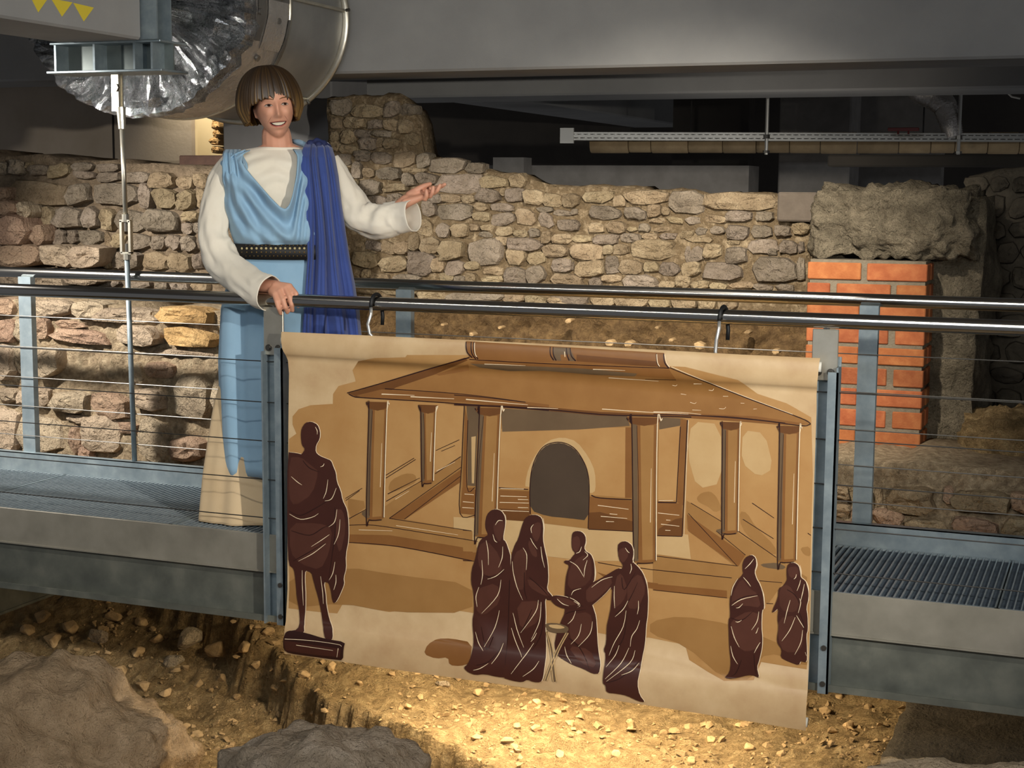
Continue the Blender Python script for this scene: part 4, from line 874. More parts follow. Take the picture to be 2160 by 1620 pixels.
# printed figures
def figure(name, c, body, soft=(), lights=(), inks=(), k=8, extra=(), halo=True):
    B = smooth_poly(T(c, body)); cx = sum(p[0] for p in B)/len(B); out = []
    if halo: out.append((lit, [(x+1.4, y-.5) for x, y in B]))
    layer(name+'_edge', out, k-.5) if False else None
    polys = out+[]
    o = flat(polys, PM, name, sheet, O1*k) if False else None
    return flat(out, PM, 'printed_outline', sheet, O1*(k-.6)), flat([(fig, B)], PM, name, sheet, O1*k), flat([(fig2, smooth_poly(T(c, s))) for s in soft]+[(ink, stroke(T(c, s), 1.2, .6, 1.8)) for s in inks]+[(lit, stroke(T(c, s), .5, .4, 1.3)) for s in lights]+list(extra), PM, 'printed_folds', sheet, O1*(k+.6))
figure('printed_statue', 'F5', [(34,225),(70,228),(110,235),(128,240),(150,205),(128,180),(120,120),(125,70),(150,32),(190,25),(230,45),(247,90),(245,140),(220,180),(218,225),(245,250),(290,268),(320,280),(335,320),(352,360),(358,420),(385,480),(395,540),(425,600),(435,680),(436,800),(415,900),(418,990),(400,1050),(405,1090),(385,1140),(355,1205),(335,1218),(322,1180),(315,1130),(300,1078),(270,1080),(280,1150),(290,1230),(310,1310),(335,1370),(348,1435),(330,1455),(300,1445),(275,1370),(262,1290),(240,1200),(218,1130),(200,1060),(190,1015),(150,1000),(145,1050),(150,1150),(155,1250),(150,1350),(160,1400),(120,1425),(70,1420),(40,1415),(60,1390),(115,1380),(122,1330),(112,1250),(92,1170),(85,1080),(75,990),(40,965),(34,800)],
 [[(45,260),(120,255),(200,320),(240,350),(200,500),(80,580),(45,520)],[(50,690),(240,690),(330,720),(310,880),(250,1000),(120,960),(50,880)],[(345,600),(400,600),(420,720),(380,900),(350,800)]],
 [[(300,405),(290,480),(270,530)],[(355,460),(325,530),(280,545)],[(48,630),(120,665),(200,650),(238,627)],[(360,600),(345,680),(305,715)],[(380,665),(370,760),(340,830)],[(310,765),(260,800),(190,845)],[(285,825),(200,890),(105,940)],[(345,945),(330,1020),(305,1065)],[(350,1030),(350,1080),(335,1130)],[(130,1000),(130,1120),(140,1230)],[(250,1040),(262,1140),(270,1220)],[(60,385),(100,420),(130,440)],[(215,60),(228,85),(228,110)],[(275,300),(268,315),(250,322)]],
 [[(135,280),(180,330),(245,355)],[(45,610),(120,640),(240,580),(320,530)],[(60,740),(180,770),(270,720),(330,700)],[(70,940),(160,890),(280,820)],[(345,590),(350,720),(330,880),(300,1075)]], 8)
flat([(ink, smooth_poly(T('F5', [(24,1440),(40,1395),(70,1385),(165,1400),(300,1440),(430,1460),(420,1500),(415,1580),(360,1575),(200,1555),(60,1535),(24,1510)]))), (fig, T('F5', [(30,1450),(300,1490),(400,1505),(395,1560),(200,1540),(40,1515)]))]+[(lit, stroke(T('F5', p), .9, .5)) for p in ([(110,1480),(250,1500),(350,1515)],[(35,1440),(200,1450),(380,1475),(405,1490)],[(385,1500),(375,1560)])], PM, 'printed_plinth', sheet, O1*8.2)
figure('printed_figure', 'F4', [(190,265),(205,255),(185,210),(180,160),(195,90),(230,55),(270,45),(315,60),(345,110),(345,180),(325,290),(350,310),(380,400),(388,430),(385,1400),(300,1395),(200,1370),(120,1380),(60,1355),(25,1320),(60,1290),(85,1230),(95,1100),(75,960),(90,870),(85,720),(65,640),(70,540),(105,440),(125,330),(150,290)],
 [[(245,170),(300,140),(340,150),(330,250),(300,320),(260,260)],[(130,340),(200,300),(300,420),(320,560),(180,600),(120,480)],[(100,700),(280,640),(310,800),(160,920),(100,860)]],
 [[(190,300),(205,380),(208,500)],[(325,350),(320,440),(290,520)],[(155,460),(160,580),(145,660)],[(335,535),(270,590),(200,615)],[(310,620),(280,750),(150,895)],[(295,870),(260,1010),(180,1160)],[(105,1040),(135,1130),(175,1190)],[(130,680),(105,760),(115,840)],[(225,1285),(160,1325),(105,1340)],[(335,1130),(300,1220),(250,1290)],[(265,175),(290,140),(325,140)],[(245,250),(260,300),(280,315)],[(345,90),(352,140),(345,200)]],
 [[(190,590),(260,600),(340,540)],[(250,1080),(200,1180),(150,1000)],[(380,620),(370,900),(360,1300)],[(130,1300),(230,1270),(330,1150)]], 8)
figure('printed_figure', 'F4', [(400,400),(425,330),(450,290),(480,180),(505,120),(550,92),(600,92),(640,115),(655,180),(650,290),(665,370),(690,480),(695,620),(680,700),(720,745),(735,775),(700,790),(665,770),(672,900),(668,1000),(680,1120),(682,1280),(670,1400),(650,1438),(590,1435),(545,1415),(500,1438),(420,1425),(340,1400),(360,1200),(370,900),(385,640),(388,470)],
 [[(555,190),(600,150),(640,160),(630,260),(600,320),(560,260)],[(540,290),(600,380),(605,440),(560,420),(530,340)],[(420,400),(500,360),(520,470),(500,700),(430,700),(400,560)],[(430,800),(640,790),(620,960),(470,1040)],[(520,600),(680,700),(710,760),(640,740),(540,680)]],
 [[(490,360),(520,420),(515,540)],[(402,470),(410,560),(440,680),(485,785)],[(550,280),(570,320),(605,370)],[(560,240),(555,200),(575,170)],[(635,350),(645,440),(665,520)],[(612,785),(590,880),(470,1050)],[(405,890),(440,1020),(500,1165)],[(395,1010),(430,1110),(490,1240)],[(635,800),(620,960),(560,1100)],[(600,1050),(580,1090),(555,1120)],[(580,1130),(520,1220),(410,1370)],[(630,1270),(590,1330),(505,1390)],[(655,120),(662,200),(655,280)]],
 [[(540,600),(640,690),(700,760)],[(500,560),(500,700),(520,780)],[(560,860),(480,1040),(560,900)],[(650,820),(640,1050),(560,1200)]], 8.4)
figure('printed_figure', 'F4', [(715,760),(745,745),(800,750),(880,770),(940,810),(950,835),(915,855),(860,858),(800,850),(750,825),(715,790)], [[(745,755),(860,775),(930,820),(860,830),(780,800)]], [[(765,775),(810,815),(860,832)],[(900,795),(935,815),(935,832)]], [], 9.4)
figure('printed_figure', 'F4', [(890,235),(925,222),(965,228),(995,260),(1000,310),(985,360),(1000,390),(1040,410),(1065,470),(1072,560),(1065,640),(990,700),(1040,800),(1055,840),(1080,920),(1085,1020),(1100,1180),(1125,1300),(1120,1370),(1070,1370),(990,1330),(900,1300),(820,1260),(770,1225),(745,1150),(760,1060),(790,970),(830,880),(825,760),(830,660),(840,580),(865,500),(840,492),(820,478),(830,462),(870,462),(890,430),(915,405),(885,370),(882,300)],
 [[(885,280),(940,260),(960,320),(930,400),(890,370)],[(860,520),(960,420),(1040,430),(1050,600),(980,680),(850,700)],[(870,900),(1030,880),(1060,1000),(960,1160),(860,1080)],[(850,1150),(1040,1180),(1100,1330),(960,1290)]],
 [[(870,470),(930,510),(985,600)],[(960,690),(900,710),(880,745)],[(990,390),(1015,420),(975,460)],[(1010,460),(990,530),(985,590)],[(915,875),(890,940),(850,980)],[(960,980),(940,1070),(880,1140)],[(1050,960),(1030,1060),(940,1160)],[(830,1160),(850,1230),(890,1290)],[(1000,270),(1003,320),(990,360)],[(1070,480),(1080,560),(1072,630)],[(920,405),(950,390),(965,350)]],
 [[(840,740),(900,800),(980,840)],[(860,1090),(960,1180),(1040,1340)],[(830,900),(880,880),(1000,860)]], 8.2)
figure('printed_figure', 'F4', [(990,720),(1000,665),(1100,620),(1200,560),(1260,525),(1295,530),(1300,495),(1265,450),(1255,340),(1285,310),(1330,305),(1375,340),(1388,400),(1375,470),(1420,510),(1460,560),(1490,640),(1505,740),(1500,900),(1485,1000),(1478,1150),(1460,1240),(1445,1350),(1430,1450),(1450,1540),(1495,1600),(1440,1590),(1350,1545),(1280,1530),(1180,1520),(1175,1460),(1150,1445),(1155,1340),(1165,1220),(1145,1190),(1165,1130),(1165,1000),(1180,940),(1200,850),(1215,665),(1150,740),(1060,820),(1020,845),(990,830)],
 [[(1000,680),(1200,590),(1215,660),(1060,800),(1000,800)],[(1260,380),(1320,350),(1350,420),(1300,490),(1265,440)],[(1240,600),(1290,560),(1340,700),(1300,800),(1220,860)],[(1340,640),(1440,560),(1490,700),(1420,860),(1330,850)],[(1330,640),(1440,640),(1470,760),(1340,840)]],
 [[(1215,595),(1130,620),(1045,682)],[(1230,670),(1228,760),(1232,850)],[(1340,790),(1300,860),(1235,920)],[(1325,870),(1300,1000),(1230,1130),(1190,1230)],[(1425,790),(1425,850),(1415,900)],[(1435,950),(1410,1020),(1370,1080),(1360,1160)],[(1270,1150),(1240,1230),(1170,1320)],[(1400,1190),(1360,1290),(1180,1430)],[(1350,1170),(1290,1290),(1170,1410)],[(1435,1290),(1380,1350),(1300,1380)],[(1365,490),(1370,530),(1355,570)],[(1320,360),(1340,390),(1355,400)],[(1390,370),(1388,440),(1380,480)],[(1460,560),(1495,640),(1505,760)]],
 [[(1290,600),(1310,700),(1400,560)],[(1240,900),(1340,800),(1420,640)],[(1180,1440),(1300,1400),(1440,1270)],[(1200,1240),(1300,1100),(1330,900)]], 8.8)
flat([(shd, smooth_poly(T('F4', [(660,985),(700,970),(780,975),(850,1000),(860,1025),(840,1050),(760,1052),(690,1035)]))), (pal, smooth_poly(T('F4', [(690,985),(780,985),(835,1010),(780,1020),(710,1008)])))]+[(shd, stroke(T('F4', p), 4.4, 4.4)) for p in ([(850,1048),(770,1200),(690,1420)],[(680,1040),(720,1180),(765,1430)])]+[(pal, stroke(T('F4', p), 1.4, 1.4)) for p in ([(838,1050),(755,1210),(682,1420)],[(856,1052),(785,1190),(700,1420)],[(690,1045),(735,1180),(778,1430)],[(678,1045),(712,1170),(752,1430)])], PM, 'printed_tripod', sheet, O1*9.2)
figure('printed_figure', 'F8', [(728,235),(728,180),(750,130),(800,105),(835,130),(842,190),(825,245),(840,300),(870,350),(895,430),(905,545),(885,560),(880,700),(888,780),(885,860),(865,960),(845,1020),(868,1105),(830,1085),(780,1080),(680,1105),(620,1108),(585,1100),(625,1060),(635,980),(620,880),(615,760),(612,640),(628,610),(622,480),(640,400),(680,320),(735,262)],
 [[(640,440),(720,290),(780,380),(850,420),(880,540),(760,520),(640,530)],[(630,640),(780,560),(880,600),(870,860),(760,900),(690,860),(640,760)]],
 [[(735,290),(770,330),(795,365)],[(820,140),(790,180),(748,222)],[(640,520),(720,470),(850,440)],[(730,505),(700,535),(675,540)],[(860,570),(845,650),(800,720)],[(635,690),(660,780),(700,860)],[(855,700),(840,740),(832,745)],[(630,850),(650,930),(690,995)],[(870,820),(845,860),(822,905)],[(690,300),(650,370),(635,440)],[(842,140),(848,190),(835,240)],[(870,350),(900,430),(910,540)],[(720,640),(690,655),(670,650)]],
 [[(640,500),(740,450),(860,430)],[(630,620),(720,640),(820,560)],[(720,960),(680,1060),(640,1090)],[(820,920),(830,1020),(845,1080)]], 8.4)
figure('printed_figure', 'F8', [(1085,270),(1088,200),(1110,175),(1150,170),(1185,195),(1197,250),(1200,290),(1240,320),(1262,370),(1265,460),(1245,540),(1255,600),(1258,720),(1245,760),(1250,880),(1250,985),(1200,970),(1185,1005),(1130,985),(1080,965),(1035,940),(1045,880),(1010,830),(1005,790),(1020,700),(1010,630),(1020,540),(975,580),(965,570),(1015,460),(1020,380),(1060,360),(1090,310)],
 [[(1090,210),(1180,200),(1185,280),(1110,300)],[(1025,380),(1100,340),(1190,490),(1160,580),(1030,560)],[(1020,620),(1160,600),(1230,720),(1200,900),(1060,900),(1015,800)]],
 [[(1115,475),(1090,560),(1065,665)],[(1155,615),(1110,720),(1045,810)],[(1165,265),(1160,290),(1145,305)],[(1200,310),(1190,350),(1170,400)],[(1230,345),(1215,420),(1200,480)],[(1165,600),(1200,660),(1225,700)],[(1215,720),(1200,820),(1150,920)],[(1235,900),(1245,930)],[(1195,190),(1205,240),(1205,290)],[(1245,330),(1265,400),(1268,480)],[(1180,580),(1200,500),(1190,460)]],
 [[(1090,390),(1150,430),(1190,500)],[(1190,580),(1220,660),(1240,740)]], 8.4)

# ------------------------------------------------------------------ hooks that carry the banner
def hook(name, pts, label):
    t = thing(name, label, 'hook', aty(pts[-1][0], pts[-1][1], -.05), 'hooks carrying the banner')
    x = aty(pts[0][0], pts[0][1], -.03).x; rr_ = .0335
    # black rubber bow over the handrail
    arc = []
    for k in range(15):
        a = lerp(radians(200), radians(-28), k/14); arc.append(V((x+.012*(k/14), rr_*cos(a)*1.0, ZRAIL+rr_*sin(a))))
    tail = arc[-1]; arc += [V((tail.x+.003, tail.y+.002, ZRAIL-.045)), V((tail.x+.003, tail.y-.002, ZRAIL-.078))]
    MB().tube(arc, .0068, 10).build('rubber_bow', black_m, t, True)
    st = [arc[0]]; 
    for (a, b) in pts: p = aty(a, b, -.052); st.append(V((p.x, -.052, p.z)))
    MB().tube(st, .0058, 10).build('metal_shank', M('hook_metal', 'd4d2cc', rough=.3, metal=.7), t, True)
hook('banner_hook', [(783, 662), (776, 684), (780, 704), (790, 716)], 'black and silver hook on the near handrail beside the blue drape')
hook('banner_hook', [(1517, 692), (1511, 718), (1509, 742), (1512, 756)], 'black and silver hook on the near handrail close to the brick pier')
# ------------------------------------------------------------------ the woman on the bridge
WO = V((-2.985, .30, 0.0))
_tc = V((CAM.x-WO.x, CAM.y-WO.y, 0)).normalized(); WL = V((-_tc.y, _tc.x, 0)); WC = _tc       # lateral (image right) and toward the camera
if WL.dot(CR) < 0: WL = -WL
def WP(px, py, dv=0.0): return atplane(px, py, WO+WC*dv, WC)
PPM = 1.0/((WP(600, 600)-WP(599, 600)).length)
person = thing('person', 'person in a light blue draped gown with dark blue sash, smiling with one arm raised', 'person', (WO.x, WO.y, 0))

# --- body: one continuous surface from tapered limbs, a sculpted head and fingers, fused by a voxel remesh
bmB = MB()
def capsule(a, b, ra, rb, n=14):
    a = V(a); b = V(b); d = (b-a); L = d.length; t = d.normalized(); pts = []; rs = []
    for k in range(5): q = pi/2*k/4; pts.append(a - t*ra*cos(q)); rs.append(max(.0004, ra*sin(q)))
    for k in range(1, 5): pts.append(a.lerp(b, k/5)); rs.append(lerp(ra, rb, k/5))
    for k in range(5): q = pi/2*k/4; pts.append(b + t*rb*sin(q)); rs.append(max(.0004, rb*cos(q)))
    bmB.tube(pts, rs, n)
def chain(pts, rs, n=14):
    for i in range(len(pts)-1): capsule(pts[i], pts[i+1], rs[i], rs[i+1], n)
# torso and legs (under the clothes)
chain([WP(590, 375, -.02), WP(592, 430, 0), WP(605, 530, 0), WP(610, 600, 0)], [.085, .095, .09, .11])
chain([WP(515, 360, -.03), WP(590, 356, -.03), WP(668, 360, -.03)], [.045, .06, .045])
for dx in (-48, 48): chain([WP(608+dx, 620, 0), WP(606+dx*.95, 820, .02), WP(604+dx*.95, 1020, -.01), WP(604+dx, 1078, .0)], [.088, .062, .042, .035]); capsule(WP(604+dx, 1085, -.02), WP(604+dx, 1088, .12), .035, .028)
# neck
chain([WP(588, 330, -.02), WP(583, 285, .0)], [.062, .056])
capsule(WP(562, 330, .0), WP(520, 346, -.02), .046, .042); capsule(WP(612, 328, .0), WP(655, 344, -.02), .046, .042)
# image-left arm: hangs, forearm forward to the handrail
def rail_dv(px, py): p = aty(px, py, 0); return (p-WO).dot(WC)
dvr = rail_dv(598, 636)
chain([WP(498, 358, -.01), WP(462, 450, .015), WP(462, 515, .05), WP(500, 568, .14), WP(550, 602, dvr*.74), WP(584, 606, dvr-.03)], [.030, .030, .028, .027, .026, .025])
HL = lambda px, py, d: WP(px, py, dvr+d)
# back of the hand
for (a, b) in (((583, 604, -.022), (611, 604, .006)), ((583, 606, -.022), (602, 608, .010)), ((580, 610, -.022), (590, 615, .012)), ((576, 615, -.022), (580, 622, .012))):
    capsule(HL(*a), HL(*b), .020, .0125, 10)
for f in (((611, 604, .006), (624, 619, .032), (629, 634, .036), (629, 646, .026)), ((602, 608, .010), (611, 626, .038), (615, 642, .040), (617, 655, .022)), ((590, 615, .012), (597, 632, .038), (602, 648, .038), (606, 659, .018)), ((580, 622, .012), (584, 636, .036), (588, 650, .036), (592, 661, .018))):
    chain([HL(*p) for p in f], [.0108, .0100, .0092, .0078], 10)
chain([HL(590, 604, -.03), HL(606, 616, -.035), HL(618, 632, -.036)], [.014, .0115, .009], 10)      # thumb behind the rail
# image-right arm: raised sideways, palm up
chain([WP(684, 358, -.01), WP(730, 420, .02), WP(762, 455, .05), WP(805, 456, .085), WP(838, 440, .105), WP(856, 424, .12)], [.030, .030, .028, .027, .026, .025])
HR = lambda px, py, d: WP(px, py, .12+d)
for (a, b) in (((856, 424, -.01), (903, 398, -.028)), ((857, 424, 0), (901, 404, -.008)), ((857, 426, .008), (897, 410, .012)), ((856, 428, .014), (890, 416, .030))):
    capsule(HR(*a), HR(*b), .0205, .0115, 10)
for f in (((903, 398, -.028), (920, 397, -.024), (931, 393, -.012), (938, 389, 0)), ((901, 404, -.008), (915, 407, .006), (923, 401, .018), (928, 391, .022)), ((897, 410, .012), (907, 414, .026), (912, 406, .038), (914, 395, .040)), ((890, 416, .030), (897, 420, .042), (900, 412, .052), (899, 402, .054))):
    chain([HR(*p) for p in f], [.0105, .0098, .0090, .0076], 10)
chain([HR(864, 412, -.012), HR(878, 402, .004), HR(893, 393, .004), HR(907, 388, -.002)], [.018, .0145, .0110, .0085], 10)

# --- head
HC = WP(578.5, 222, .035)
yaw_h, roll_h, pit_h = radians(6), radians(6.5), radians(2)
HZ = V((0, 0, 1)); 
hx = (WL*cos(yaw_h) - WC*sin(yaw_h)); hy = (WC*cos(yaw_h) + WL*sin(yaw_h)); hz = HZ.copy()
Rr = Matrix.Rotation(roll_h, 3, hy); hx = Rr @ hx; hz = Rr @ hz
Rp = Matrix.Rotation(pit_h, 3, hx); hy = Rp @ hy; hz = Rp @ hz
def HP(x, y, z): return HC + hx*x + hy*y + hz*z
def gs(x, z, cx, cz, sx, sz): return exp(-((x-cx)/sx)**2-((z-cz)/sz)**2)
vs_ = []; fs = []; NU, NV = 96, 72
for j in range(NV+1):
    th = pi*j/NV
    for i in range(NU):
        ph = 2*pi*i/NU; dx, dy, dz = sin(th)*cos(ph), sin(th)*sin(ph), cos(th)
        x, y, z = .0735*dx, .094*dy, .128*dz
        lowf = sm(0.0, -.125, z)
        x *= 1-.27*lowf**1.4; 
        if dy > 0: y = y*(1-.06*lowf) + .004*sm(.2, 1, dy)
        else: y *= 1-.42*lowf; y -= .016*sm(-.02, .08, z)*(-dy)
        fr_ = sm(.15, .75, dy)
        d = 0
        d += .0245*gs(x, z, 0, -.036, .0105, .012) + .015*gs(x, z, 0, -.018, .0085, .019) + .007*gs(x, z, 0, .004, .009, .014) + .0065*(gs(x, z, .0115, -.041, .007, .007)+gs(x, z, -.0115, -.041, .007, .007))
        d -= .0115*(gs(x, z, .031, .003, .0165, .0115)+gs(x, z, -.031, .003, .0165, .0115))
        d += .0062*(gs(x, z, .030, -.001, .0125, .0065)+gs(x, z, -.030, -.001, .0125, .0065))
        d += .0045*(gs(x, z, .028, .024, .018, .008)+gs(x, z, -.028, .024, .018, .008))
        d += .0095*(gs(x, z, .040, -.030, .016, .017)+gs(x, z, -.040, -.030, .016, .017))
        d -= .0045*(gs(x, z, .030, -.056, .007, .018)+gs(x, z, -.030, -.056, .007, .018))
        d += .0055*gs(x, z, 0, -.0585, .026, .0055) + .0060*gs(x, z, 0, -.083, .020, .0060) - .0050*gs(x, z, 0, -.071, .026, .0065)
        d -= .005*gs(x, z, 0, -.094, .022, .006)
        d += .0115*gs(x, z, 0, -.112, .020, .015)
        vs_.append(HP(x, y + d*fr_, z))
for j in range(NV):
    for i in range(NU): fs.append((j*NU+i, j*NU+(i+1) % NU, (j+1)*NU+(i+1) % NU, (j+1)*NU+i))
bmB.add(vs_, fs)
for sx in (-1, 1):                                                    # ears (mostly under the hair)
    capsule(HP(sx*.071, -.008, -.008), HP(sx*.070, -.004, -.036), .011, .008, 10)
skin = M('skin', 'c98f74', 'd39c80', rough=.48, nscale=12, bump=.06, bscale=300, bdist=.0015, sub=.12, spec=.4)
def fuse(mb, name, mat, parent, voxel, smooth_it=3):
    me = bpy.data.meshes.new(name+'_raw'); me.from_pydata(mb.v, [], mb.f); me.update()
    bm = bmesh.new(); bm.from_mesh(me); bmesh.ops.remove_doubles(bm, verts=bm.verts, dist=1e-5); bmesh.ops.recalc_face_normals(bm, faces=bm.faces); bm.to_mesh(me); bm.free()
    t = bpy.data.objects.new(name+'_raw', me); COL.objects.link(t)
    m = t.modifiers.new('fuse', 'REMESH'); m.mode = 'VOXEL'; m.voxel_size = voxel; m.use_smooth_shade = True
    s_ = t.modifiers.new('relax', 'SMOOTH'); s_.iterations = smooth_it; s_.factor = .5
    dg = bpy.context.evaluated_depsgraph_get(); dg.update(); out = bpy.data.meshes.new_from_object(t.evaluated_get(dg))
    bpy.data.objects.remove(t); bpy.data.meshes.remove(me)
    out.name = name; out.materials.clear(); out.materials.append(mat); out.polygons.foreach_set('use_smooth', [True]*len(out.polygons))
    return link(name, out, parent, (0, 0, 0))
body = fuse(bmB, 'body', skin, person, .0036, 2)
dg = bpy.context.evaluated_depsgraph_get()
bvh = BVHTree.FromPolygons([v.co.copy() for v in body.data.vertices], [tuple(p.vertices) for p in body.data.polygons])
def face_pt(x, z, off):
    o_ = HP(x, .3, z); h = bvh.ray_cast(o_, -hy); p = h[0] if h[0] is not None else HP(x, .09, z); return p + hy*off
def face_patch(name, poly, mat, off, parent=body, grid=.0025):
    """thin patch that lies on the face"""
    q = [V((a, b, 0)) for a, b in poly]; bm = bmesh.new(); bv_ = [bm.verts.new(p) for p in q]
    for t in tessellate_polygon([q]):
        try: bm.faces.new([bv_[i] for i in t])
        except ValueError: pass
    for ax in (0, 1):
        lo, hi = min(p[ax] for p in q), max(p[ax] for p in q); k = lo+grid
        while k < hi:
            co = (k, 0, 0) if ax == 0 else (0, k, 0); no = (1, 0, 0) if ax == 0 else (0, 1, 0)
            bmesh.ops.bisect_plane(bm, geom=bm.verts[:]+bm.edges[:]+bm.faces[:], plane_co=co, plane_no=no); k += grid
    bm.verts.index_update(); P = [face_pt(v.co.x, v.co.y, off) for v in bm.verts]; f_ = [tuple(v.index for v in f.verts) for f in bm.faces]; bm.free()
    o = mk(name, P, f_, mat, parent, True)
    if o.data.polygons and o.data.polygons[0].normal.dot(hy) < 0: o.data.flip_normals()
    return o
def ellipse(cx, cz, rx, rz, n=18, rot=0): return [(cx+rx*cos(2*pi*k/n)*cos(rot)-rz*sin(2*pi*k/n)*sin(rot), cz+rx*cos(2*pi*k/n)*sin(rot)+rz*sin(2*pi*k/n)*cos(rot)) for k in range(n)]
eye_w = M('eye_white', 'a8998c', rough=.3); iris = M('iris', '2c1a12', rough=.2); lash = M('lash', '2a1812', rough=.7); brow_m = M('brow', '6d4a2c', rough=.8)
lip = M('lip', 'a8584c', rough=.4); mouth_d = M('mouth_inside', '3a1512', rough=.6); teeth = M('teeth', 'eadfc6', rough=.3)
for sx in (-1, 1):
    cx = sx*.0305
    al = [(cx-.0150, -.0010), (cx-.009, .0030), (cx, .0042), (cx+.009, .0030), (cx+.0150, -.0010), (cx+.008, -.0034), (cx, -.0040), (cx-.008, -.0034)]
    face_patch('eye_white', al, eye_w, .0007)
    face_patch('iris', ellipse(cx+.0020, .0003, .0058, .0042), iris, .0012)
    face_patch('eyelid', [(cx-.017, -.002), (cx-.009, .0050), (cx, .0066), (cx+.009, .0050), (cx+.017, -.002), (cx+.009, .0024), (cx, .0036), (cx-.009, .0024)], lash, .0017)
    face_patch('eyelid', [(cx-.0150, -.0020), (cx-.008, -.0048), (cx, -.0056), (cx+.008, -.0048), (cx+.0150, -.0020), (cx+.008, -.0062), (cx, -.0070), (cx-.008, -.0062)], M('lid_shadow', '8a5543', rough=.6), .0014)
    face_patch('eyebrow', [(cx-sx*.019, .0215), (cx-sx*.008, .0262), (cx+sx*.008, .0275), (cx+sx*.021, .0195), (cx+sx*.008, .0238), (cx-sx*.008, .0215), (cx-sx*.019, .0185)], brow_m, .0008)
face_patch('lips', [(-.0335, -.0615), (-.020, -.0606), (-.006, -.0592), (0, -.0600), (.006, -.0592), (.020, -.0606), (.0335, -.0615), (.026, -.0735), (.013, -.0808), (0, -.0825), (-.013, -.0808), (-.026, -.0735)], lip, .0006)
face_patch('mouth', [(-.0310, -.0628), (-.015, -.0634), (0, -.0632), (.015, -.0634), (.0310, -.0628), (.023, -.0716), (.011, -.0762), (0, -.0772), (-.011, -.0762), (-.023, -.0716)], mouth_d, .0016)
face_patch('teeth', [(-.0245, -.0648), (-.013, -.0644), (0, -.0642), (.013, -.0644), (.0265, -.0645), (.020, -.0702), (.011, -.0734), (0, -.0740), (-.010, -.0732), (-.018, -.0704)], teeth, .0024)
for sx in (-1, 1):
    face_patch('smile_line', [(sx*.0235, -.0400), (sx*.0300, -.0480), (sx*.0375, -.0600), (sx*.0385, -.0690), (sx*.0362, -.0600), (sx*.0285, -.0490)], M('skin_fold', 'a06a54', rough=.6), .0005)

# --- hair: chin-length bob with a fringe
def hair_end(az):
    """lowest height of the hair by direction; 90 degrees is the front"""
    d = abs(((az-90+180) % 360)-180)
    return interp([(0, .026), (26, .020), (38, .014), (46, -.020), (56, -.052), (75, -.062), (110, -.066), (180, -.070)], d)[0]
vs_ = []; fs = []; att = []; NA, NH = 260, 26
for ring in range(2):
    for j in range(NH+1):
        for i in range(NA):
            az = 360*i/NA; a = radians(az); gro = noise.noise(V((cos(a)*22, sin(a)*22, 1.3))); gro2 = noise.noise(V((cos(a)*60, sin(a)*60, 7)))
            fr0 = sm(.70, .85, sin(a)); ze = hair_end(az)+(.006+.016*fr0)*noise.noise(V((cos(a)*(15-4*fr0), sin(a)*15, 4)))+(.003+.008*fr0)*gro2
            t = j/NH; z = .150 - (.150-ze)*(t**1.35)
            top = sqrt(max(0, 1-(max(0, z)/.152)**2)) if z > 0 else 1
            fr_ = max(0, sin(a))
            rx = .127*top**.86 if z > 0 else lerp(.127, .100, sm(0, -.085, z))
            ry = (.108 if sin(a) > 0 else .128)*top**.86 if z > 0 else lerp(.108 if sin(a) > 0 else .128, .098, sm(0, -.085, z))
            k = 1 - .035*ring*0 ; off = (.0035*gro+.0018*gro2)*sm(.0, .25, t)
            if ring: rx *= .90; ry *= .90; off = 0; z = z-.004 if j < NH else z+.002
            p = HP((rx+off)*cos(a) - .016, (ry+off)*sin(a) - .010, z)
            vs_.append(p); att.append(max(0, min(1, .20+.5*gro+.35*gro2+.45*sm(.12, -.05, z))))
W_ = NA
for ring in range(2):
    b0_ = ring*(NH+1)*W_
    for j in range(NH):
        for i in range(NA):
            q = (b0_+j*W_+i, b0_+j*W_+(i+1) % NA, b0_+(j+1)*W_+(i+1) % NA, b0_+(j+1)*W_+i); fs.append(q if ring else q[::-1])
for i in range(NA): a = NH*W_+i; b = NH*W_+(i+1) % NA; c = (NH+1)*W_; fs.append((a, b, c+b, c+a))
hair_m = M('hair', '1c120a', '8a6a38', '3c2a15', rough=.45, attr='strand', spec=.5)
hair = mk('hair', vs_, fs, hair_m, person, True)
at_ = hair.data.attributes.new('strand', 'FLOAT', 'POINT'); at_.data.foreach_set('value', att); recalc(hair)

